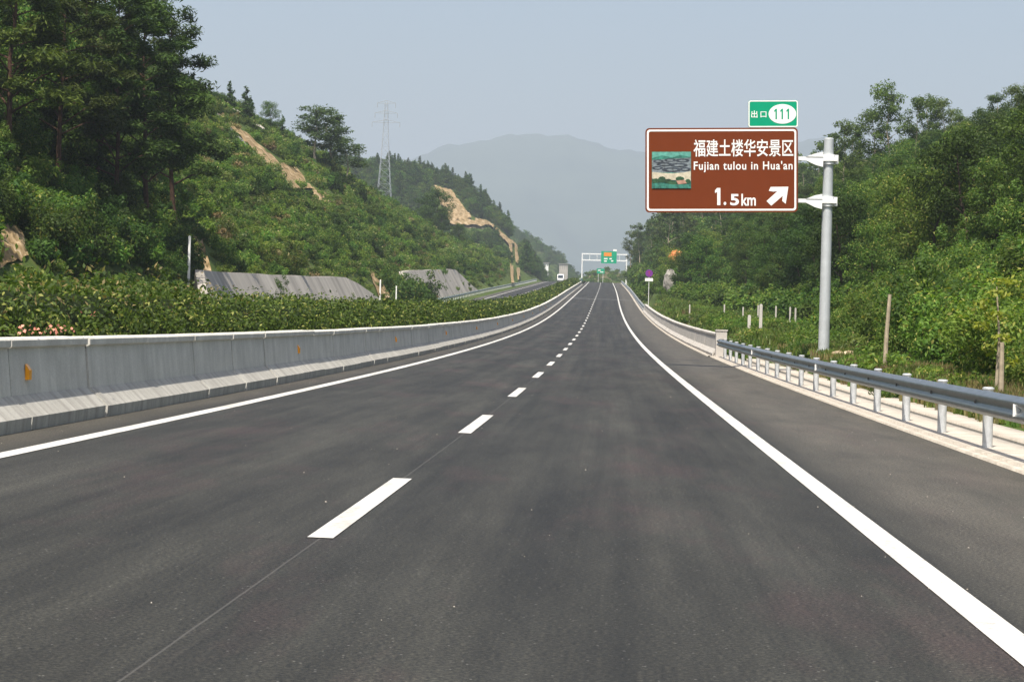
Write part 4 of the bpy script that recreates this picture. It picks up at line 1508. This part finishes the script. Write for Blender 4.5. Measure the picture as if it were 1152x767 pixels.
# ---- seed plants
SH_NEAR = [shrub_mesh(20 + i, 1.6, 2.3, 6500, 0.125, 0.055, M['leaf_light' if i % 2 else 'leaf_mid']) for i in range(4)]
SH_DARK = [shrub_mesh(30 + i, 1.7, 2.3, 5200, 0.16, 0.07, M['leaf_dark' if i % 2 else 'leaf_mid']) for i in range(4)]
SH_LOW = [shrub_mesh(50 + i, 1.4, 1.0, 1000, 0.23, 0.10, M[('leaf_light', 'leaf_mid', 'leaf_light', 'grass')[i]], 12) for i in range(4)]
SH_MID = [shrub_mesh(40 + i, 1.5, 1.6, 1100, 0.27, 0.13, M[('leaf_mid', 'leaf_light', 'leaf_mid', 'leaf_dark')[i]]) for i in range(4)]
SH_DRY = [shrub_mesh(48, 1.2, 1.0, 700, 0.30, 0.10, M['leaf_dry'])]
BL = [broadleaf(60 + i, 7.5, 6500, 0.21, M['leaf_dark' if i in (0, 2) else 'leaf_mid'], M['bark']) for i in range(4)]
BLL = [broadleaf(70 + i, 6.5, 5500, 0.21, M['leaf_light'], M['bark'], 2.4, 0.18) for i in range(2)]
EU = [euca(80 + i, 13.0, 2600, 0.34, M['leaf_euca'], M['bark_pale']) for i in range(4)]
PI = [pine(90 + i, 15.0, 14000, M['needle'], M['bark_pine']) for i in range(3)]
CO = [conifer(100 + i, 9.0, 900, M['leaf_dark'], M['bark']) for i in range(3)]
for i, me in enumerate(SH_NEAR + SH_DARK + SH_MID + SH_DRY + SH_LOW): me.name = 'shrub_seed_%d' % i
WOOD = [joined(broadleaf(110 + i, 6.0, 900, 0.45, M['leaf_dark' if i == 0 else 'leaf_mid'], M['bark'])) for i in range(3)] + [joined(c) for c in CO[:1]]
EUW = [joined(euca(120 + i, 12.0, 700, 0.6, M['leaf_euca'], M['bark_pale'], 0.35)) for i in range(2)]
for i, me in enumerate(WOOD + EUW): me.name = 'wood_seed_%d' % i

# ---- left hillside
x, y, z, o, r = scatter_points(-75, -22.8, 62, 720, 0.95, 0.0036, 3)
k = keep(x, y, z, -0.06, (0.0, 0.3)) | ((r.random(len(x)) < 0.07) & (y < 500))
k &= (y < 520) | keep(x, y, z, 0.0, (0.0, 1.0, 2.0), 1.2)
x, y, z, o = x[k], y[k], z[k], o[k]
dry = r.random(len(x)) < 0.07
s = r.uniform(0.65, 1.25, len(x)) * np.interp(y, [60, 200, 700], [0.9, 1.0, 1.9]) * np.where(o > -25, 0.6, 1)
pts = np.stack([x, y, z - 0.15], 1)
low = (r.random(len(x)) < np.interp(y, [62, 150, 190, 400, 720], [0.4, 0.4, 0.80, 0.75, 0.5])) & ~dry
tall_ = ~dry & ~low
stuff_on_points('undergrowth', pts[tall_], s[tall_] * np.interp(y[tall_], [150, 200], [1.0, 0.72]), SH_MID, 5)
stuff_on_points('low_undergrowth', pts[low], s[low] * 0.85, SH_LOW, 7)
stuff_on_points('dry_undergrowth', pts[dry], s[dry] * 0.8, SH_DRY, 6)

# taller leafy bushes on the near left slope
x, y, z, o, r = scatter_points(-52, -23.5, 84, 158, 3.7, 0.0, 8)
k = keep(x, y, z + 1.0, 0.15)
for i in np.nonzero(k)[0]:
    plant_thing('leafy_bush', SH_DARK[r.integers(4)], (x[i], y[i], z[i] - 0.2), r.uniform(0.8, 1.5), r.uniform(0, 6.28),
                'dense leafy green bush on the near left slope under the pines', 'bush', 'leafy bushes on the near left slope')

for j, (u, yv, sc, lab) in enumerate([(455, 268, 2.3, 'large rounded bush between the two retaining walls'), (472, 284, 1.7, 'smaller bush standing before the left end of the farther retaining wall'),
                                     (440, 282, 1.6, 'bush above the white post right of the nearer retaining wall')]):
    xs = at(u, 330, yv)[0]
    plant_thing('leafy_bush', SH_DARK[j], (xs, yv, float(H(xs, yv)) - 0.3), sc, j, lab, 'bush')

# bushes standing above the low growth on the open left hillside
x, y, z, o, r = scatter_points(-58, -24.5, 165, 480, 5.0, 0.008, 10)
k = keep(x, y, z, 0.1, (0.0, 1.0, 2.0)) & (r.random(len(x)) < 0.45)
for i in np.nonzero(k)[0]:
    u_, v_ = pix(x[i], y[i], z[i])
    if u_ < 205: continue
    plant_thing('hillside_bush', SH_DARK[r.integers(4)] if r.random() < 0.75 else SH_DRY[0], (x[i], y[i], z[i] - 0.2), r.uniform(0.6, 1.25) * (1 + (y[i] - 165) / 900), r.uniform(0, 6.28),
                'dark bush rising above the low growth on the open left hillside', 'bush', 'bushes on the open left hillside')

# pines: foot of the trunk as (pixel, distance, scale)
for i, (u, yv, sc, lab) in enumerate([
        (5, 128, 1.05, 'dark pine at the left edge with a bare reddish lower trunk'),
        (66, 139, 1.0, 'tall pine with a long bare trunk left of the darkest crowns'),
        (105, 150, 0.95, 'pine in the upper left group standing behind the leaning trunk'),
        (135, 146, 1.0, 'pine between the bare trunk and the tallest pine'),
        (165, 150, 1.12, 'tallest dark pine of the upper left group, beside the open sky'),
        (200, 168, 1.1, 'outermost pine of the group leaning against the sky over the hill'),
        (30, 160, 1.0, 'dark pine farther back near the upper left corner'),
        (90, 170, 1.0, 'pine at the back of the upper left group'),
        (150, 178, 0.95, 'shaded pine behind the tallest pine')]):
    v = 250
    # foot on the slope: walk out along the line of sight column at this distance
    xs = at(u, 200, yv)[0]
    zz_ = float(H(xs, yv))
    tree_thing('pine_tree', PI[i % 3], (xs, yv, zz_ - 0.2), sc, i * 1.3, lab, 'pine tree', 'dark pines above the near left slope', r.uniform(-0.03, 0.03))

# broadleaf trees filling the near left slope between and below the pines
x, y, z, o, r = scatter_points(-60, -29, 118, 190, 5.2, 0.0, 9)
for i in range(len(x)):
    u_, v_ = pix(x[i], y[i], z[i])
    if u_ < -60 or u_ > 205 or v_ > 235: continue
    tree_thing('broadleaf_tree', BL[r.integers(4)], (x[i], y[i], z[i] - 0.3), r.uniform(0.7, 1.15), r.uniform(0, 6.28),
               'leafy tree of the dark wood between the pines on the near left slope', 'tree', 'trees between the pines on the near left slope')

# single trees on the left skyline
for (u, yv, pair, sc, lab, nm) in [
        (258, 345, CO[0], 0.55, 'small conifer alone on the left skyline nearest the pines', 'conifer_tree'),
        (276, 345, CO[1], 0.62, 'second small conifer on the left skyline', 'conifer_tree'),
        (281, 349, CO[2], 0.5, 'smallest conifer standing close beside the second one on the skyline', 'conifer_tree'),
        (303, 372, BL[1], 0.72, 'rounded tree on the left skyline left of the tall airy tree', 'broadleaf_tree'),
        (317, 376, CO[0], 0.5, 'little conifer on the skyline between the rounded tree and the tall airy tree', 'conifer_tree')]:
    xs = at(u, 150, yv)[0]
    tree_thing(nm, pair, (xs, yv, float(H(xs, yv)) - 0.3), sc, u, lab, 'tree')
for j, (u, yv, vt, lab) in enumerate([(356, 372, 117, 'tall airy tree with a spreading crown on the left hill skyline'), (380, 376, 124, 'airy tree leaning right beside the tall spreading tree on the left skyline'),
                       (397, 392, 152, 'thin low tree right of the airy trees on the left hill skyline')]):
    t = at(u, vt, yv)
    z0 = float(H(t[0], yv))
    tree_thing('eucalyptus_tree', EU[j], (t[0], yv, z0 - 2.6), max(0.4, (t[2] - z0 + 2.3) / 12.6) * np.array([1.9, 1.9, 1.0]), j * 2.0, lab, 'tree', None, 0.04)
for j, (u, yv, sc, lab) in enumerate([(478, 560, 1.05, 'darkest tall tree in the clump left of the far earth cut'), (486, 556, 1.25, 'broad dark tree in the clump beside the far earth cut'),
                                     (496, 545, 0.8, 'lower dark tree at the foot of the far earth cut'), (520, 560, 0.7, 'dark bushy tree below the far earth track')]):
    xs = at(u, 240, yv)[0]
    tree_thing('broadleaf_tree', BL[(0, 2)[j % 2]], (xs, yv, float(H(xs, yv)) - 0.3), sc * 1.25, j * 2.0, lab, 'tree')

# far wooded ridges
x, y, z, o, r = scatter_points(-190, -24, 780, 1110, 3.5, 0.0, 13)
k = keep(x, y, z, 0.0, (0, 1.5, 3, 4.5), 1.6)
stuff_on_points('woodland', np.stack([x, y, z - .3], 1)[k], r.uniform(0.65, 1.15, k.sum()), WOOD, 14)
x, y, z, o, r = scatter_points(-260, 60, 1250, 1700, 9.0, 0.0, 15)
stuff_on_points('woodland_far', np.stack([x, y, z - .3], 1), r.uniform(0.8, 1.3, len(x)), WOOD[:3], 16)

r = np.random.default_rng(17)
bx = np.array(BANK)
bx = np.repeat(bx, 3, 0) + r.normal(size=(len(BANK) * 3, 3)) * np.array([1.2, 7, 0.1])
bx = bx[r.random(len(bx)) < 0.7]
stuff_on_points('bank_scrub', bx, r.uniform(0.5, 1.3, len(bx)), SH_LOW + SH_MID[:2], 18)

# ---- right hillside
x, y, z, o, r = scatter_points(9.6, 75, 60, 700, 1.35, 0.0042, 23)
toe = np.interp(y, TR_Y, TR_V)
k = (o > toe - 0.5) & keep(x, y, z)
s = r.uniform(0.7, 1.3, len(x)) * np.interp(y, [60, 200, 700], [0.9, 1.05, 2.0])
stuff_on_points('undergrowth', np.stack([x, y, z - .15], 1)[k], s[k], SH_MID, 24)

x, y, z, o, r = scatter_points(10.4, 34, 52, 128, 2.5, 0.004, 28)
for i in range(len(x)):
    if o[i] < np.interp(y[i], [50, 75, 90, 128], [10.9, 10.7, 12.7, 13.5]): continue
    u_, v_ = pix(x[i], y[i], z[i])
    if u_ < 925 or u_ > 1290: continue
    plant_thing('leafy_bush', SH_NEAR[r.integers(4)], (x[i], y[i], z[i] - 0.2), r.uniform(0.75, 1.5), r.uniform(0, 6.28),
                'bright green leafy bush on the near right slope beyond the guardrail', 'bush', 'leafy bushes on the near right slope')

x, y, z, o, r = scatter_points(9, 80, 122, 440, 4.6, 0.004, 33)
cnt = 0
for i in range(len(x)):
    if o[i] < np.interp(y[i], TR_Y, TR_V) + 1.0: continue
    u_, v_ = pix(x[i], y[i], z[i])
    if u_ < 700 or u_ > 1230 or v_ < 60: continue
    dark = u_ < 960 and y[i] < 260
    pr = BL[(0, 2)[r.integers(2)]] if dark else (BL[r.integers(4)] if r.random() < 0.7 else BLL[r.integers(2)])
    if cnt >= 290: break
    cnt += 1
    tree_thing('broadleaf_tree', pr, (x[i], y[i], z[i] - 0.3), r.uniform(0.62, 1.0), r.uniform(0, 6.28),
               'leafy green tree in the dense wood covering the right hillside', 'tree', 'trees of the wood on the right hillside')
print('right trees', cnt)
x, y, z, o, r = scatter_points(9, 90, 440, 940, 5.5, 0.0, 35)
k = (o > 11.5)
stuff_on_points('woodland_right', np.stack([x, y, z - .3], 1)[k], r.uniform(0.8, 1.35, k.sum()), WOOD[:3] + EUW, 36)

# eucalyptus on the right ridge
for j, (u, yv, vt, lab) in enumerate([
        (952, 268, 132, 'slim eucalyptus on the ridge just right of the sign pole'),
        (968, 272, 140, 'short eucalyptus second from the sign pole on the ridge'),
        (988, 262, 120, 'eucalyptus left of the tallest crown on the right ridge'),
        (1003, 258, 96, 'tallest eucalyptus on the right ridge with a narrow crown'),
        (1034, 258, 106, 'airy eucalyptus with bare stems right of the tallest one'),
        (1052, 262, 104, 'eucalyptus in the middle of the airy row on the right ridge'),
        (1066, 262, 108, 'eucalyptus closing the airy row on the right ridge'),
        (1082, 268, 124, 'low eucalyptus right of the airy row on the ridge'),
        (1102, 240, 118, 'bushy eucalyptus towards the right edge of the ridge'),
        (1128, 225, 102, 'large eucalyptus second from the right edge of the ridge'),
        (1149, 215, 92, 'eucalyptus at the right edge of the picture on the ridge')]):
    t = at(u, vt, yv)
    z0 = float(H(t[0], yv))
    tree_thing('eucalyptus_tree', EU[j % 4], (t[0], yv, z0 - 0.3), max(0.45, (t[2] - z0) / 12.6), j * 1.7, lab, 'tree')
for j, (u, yv, vt, lab) in enumerate([(711, 640, 258, 'leftmost far eucalyptus leaning over the road beyond the round sign'), (722, 630, 250, 'taller far eucalyptus above the round sign'),
                                     (738, 620, 246, 'far eucalyptus right of the taller one above the round sign')]):
    t = at(u, vt, yv)
    z0 = float(H(t[0], yv))
    tree_thing('eucalyptus_tree', EU[j], (t[0], yv, z0 - 0.3), max(0.5, (t[2] - z0) / 12.6), j * 1.7, lab, 'tree')

# orange earth and grey rock faces on the right slope
def boulder(name, u, v, y, w, h, m, label, seed, cat):
    c = at(u, v, y)
    r_ = np.random.default_rng(seed)
    V, Fc = [], []
    nu, nv = 12, 7
    for j in range(nv):
        for i in range(nu):
            th, ph = 2 * math.pi * i / nu, math.pi * j / (nv - 1)
            q = 1 + r_.uniform(-0.22, 0.18)
            V.append((c[0] + w * q * math.sin(ph) * math.cos(th), y + w * .8 * q * math.sin(ph) * math.sin(th), c[2] + h * q * math.cos(ph)))
    for j in range(nv - 1):
        for i in range(nu):
            Fc.append((j * nu + i, (j + 1) * nu + i, (j + 1) * nu + (i + 1) % nu, j * nu + (i + 1) % nu))
    b_ = MB(); b_.add(V, Fc)
    o_ = b_.build(name, m)
    tag(o_, label, cat)
boulder('earth_mound', 761, 289, 372, 1.25, 1.05, soil('orange_earth', [(0.3, (0.55, 0.16, 0.05)), (0.7, (0.75, 0.30, 0.12))], 1.0), 'bright orange earth mound on the wooded slope above the meadow', 3, 'mound')
boulder('rock', 754, 316, 330, 1.0, 1.5, M['rock'], 'grey rock face among the bushes right of the round sign', 4, 'rock')
for j, (u, v, w, lab) in enumerate([(944, 402, 0.36, 'larger pale boulder right of the sign pole'), (955, 401, 0.30, 'pale boulder behind the larger one right of the sign pole'), (936, 404, 0.26, 'smallest pale boulder beside the sign pole footing')]):
    boulder('boulder', u, v, 79, w, w * 0.6, M['pale_rock'], lab, 8 + j, 'boulder')
boulder('rubble_heap', 838, 371, 150, 1.3, 0.35, M['rock'], 'low pale heap of rubble in the grass behind the barrier end', 15, 'heap')

# yellow-green sapling by the guardrail
spx = at(1121, 400, 52)
z0 = float(H(spx[0], 52))
spt = at(1121, 312, 52)[2]
r_ = np.random.default_rng(5)
root = empty('sapling', (spx[0], 52, z0))
tag(root, 'young sapling with bright yellow green leaves at the right behind the guardrail', 'tree')
MB().tube([(spx[0], 52, z0 - .2), (spx[0] + .05, 52, z0 + 1.2), (spx[0] - .03, 52, spt - .2)], [0.04, 0.03, 0.012], 7).build('trunk', M['bark_pale'], root)
cl = [(spx[0] + r_.uniform(-.35, .35), 52 + r_.uniform(-.3, .3), spt - 0.1 - q * 0.24, 0.26, 0.13) for q in range(8)]
cm = crown_mesh('crown', cl, 260, 0.15, 0.08, M['leaf_young'], r_, shell=0.2)
link('crown', cm, root)

# grass and weeds: verge and meadow on the right, edge of the opposite carriageway
def tuft(seed, n, h, m):
    r = np.random.default_rng(seed)
    a = r.uniform(0, 6.28, n); d = r.random(n) ** .5 * 0.35
    cen = np.stack([np.cos(a) * d, np.sin(a) * d, r.uniform(0.15, 0.6, n) * h], 1)
    v = []
    for i in range(n):
        l = h * r.uniform(.5, 1.1); w = 0.022 + 0.01 * r.random()
        bx, by = cen[i, 0], cen[i, 1]
        lx, ly = r.normal(0, .25) * l, r.normal(0, .25) * l
        t = r.uniform(0, 3.14); ux, uy = math.cos(t) * w, math.sin(t) * w
        v += [(bx - ux, by - uy, 0), (bx + ux, by + uy, 0), (bx + lx * .5 + ux * .7, by + ly * .5 + uy * .7, l * .6), (bx + lx, by + ly, l)]
    return np_mesh('tuft', v, np.arange(4 * n).reshape(n, 4), m)
TU = [tuft(1, 90, 0.30, M['grass']), tuft(2, 90, 0.24, M['grass']), tuft(3, 70, 0.28, M['leaf_dry'])]
for i, me in enumerate(TU): me.name = 'tuft_seed_%d' % i
x, y, z, o, r = scatter_points(8.85, 17, 13, 330, 0.34, 0.0024, 41)
k = (o < np.interp(y, TR_Y, TR_V) + 1.5)
dryk = (r.random(len(x)) < np.interp(y, [30, 62, 85, 140], [0.75, 0.60, 0.15, 0.05]))
s = r.uniform(0.6, 1.25, len(x)) * np.interp(y, [30, 110, 330], [0.8, 1.1, 1.8])
stuff_on_points('grass', np.stack([x, y, z], 1)[k & ~dryk], s[k & ~dryk], TU[:2], 42)
stuff_on_points('dry_grass', np.stack([x, y, z], 1)[k & dryk], s[k & dryk], TU[2:], 43)
x, y, z, o, r = scatter_points(9.0, 15.5, 56, 300, 1.1, 0.004, 44)
uu, vv = pix(x, y, z + 0.3)
k = (o < np.interp(y, TR_Y, TR_V) + .5) & (r.random(len(x)) < 0.6) & ~((y < 90) & (uu > 885) & (uu < 985))
stuff_on_points('weeds', np.stack([x, y, z - .1], 1)[k], r.uniform(0.3, 0.75, k.sum()), SH_LOW, 45)

# grit lying on the road
r = np.random.default_rng(77)
V, F = [], []
for i in range(170):
    oo_, yv = r.uniform(-4.5, 5.8), 11 + 45 * r.random()
    if r.random() < 0.4: oo_ = r.choice([-4.3, 5.2]) + r.normal(0, .3)
    sz = r.uniform(0.003, 0.008) * (1.7 if r.random() < .03 else 1)
    p = P(oo_, yv, 0.003)
    n0 = len(V)
    t = r.uniform(0, 6.28)
    V += [(p[0] + sz * math.cos(t + q * 2.1) * r.uniform(.6, 1.4), p[1] + sz * math.sin(t + q * 2.1) * 1.3, p[2]) for q in range(3)] + [(p[0], p[1], p[2] + sz * .9)]
    F += [(n0, n0 + 1, n0 + 3), (n0 + 1, n0 + 2, n0 + 3), (n0 + 2, n0, n0 + 3)]
gt_ = link('grit', np_mesh('grit', V, F, M['kerb']))
tag(gt_, kind='stuff')
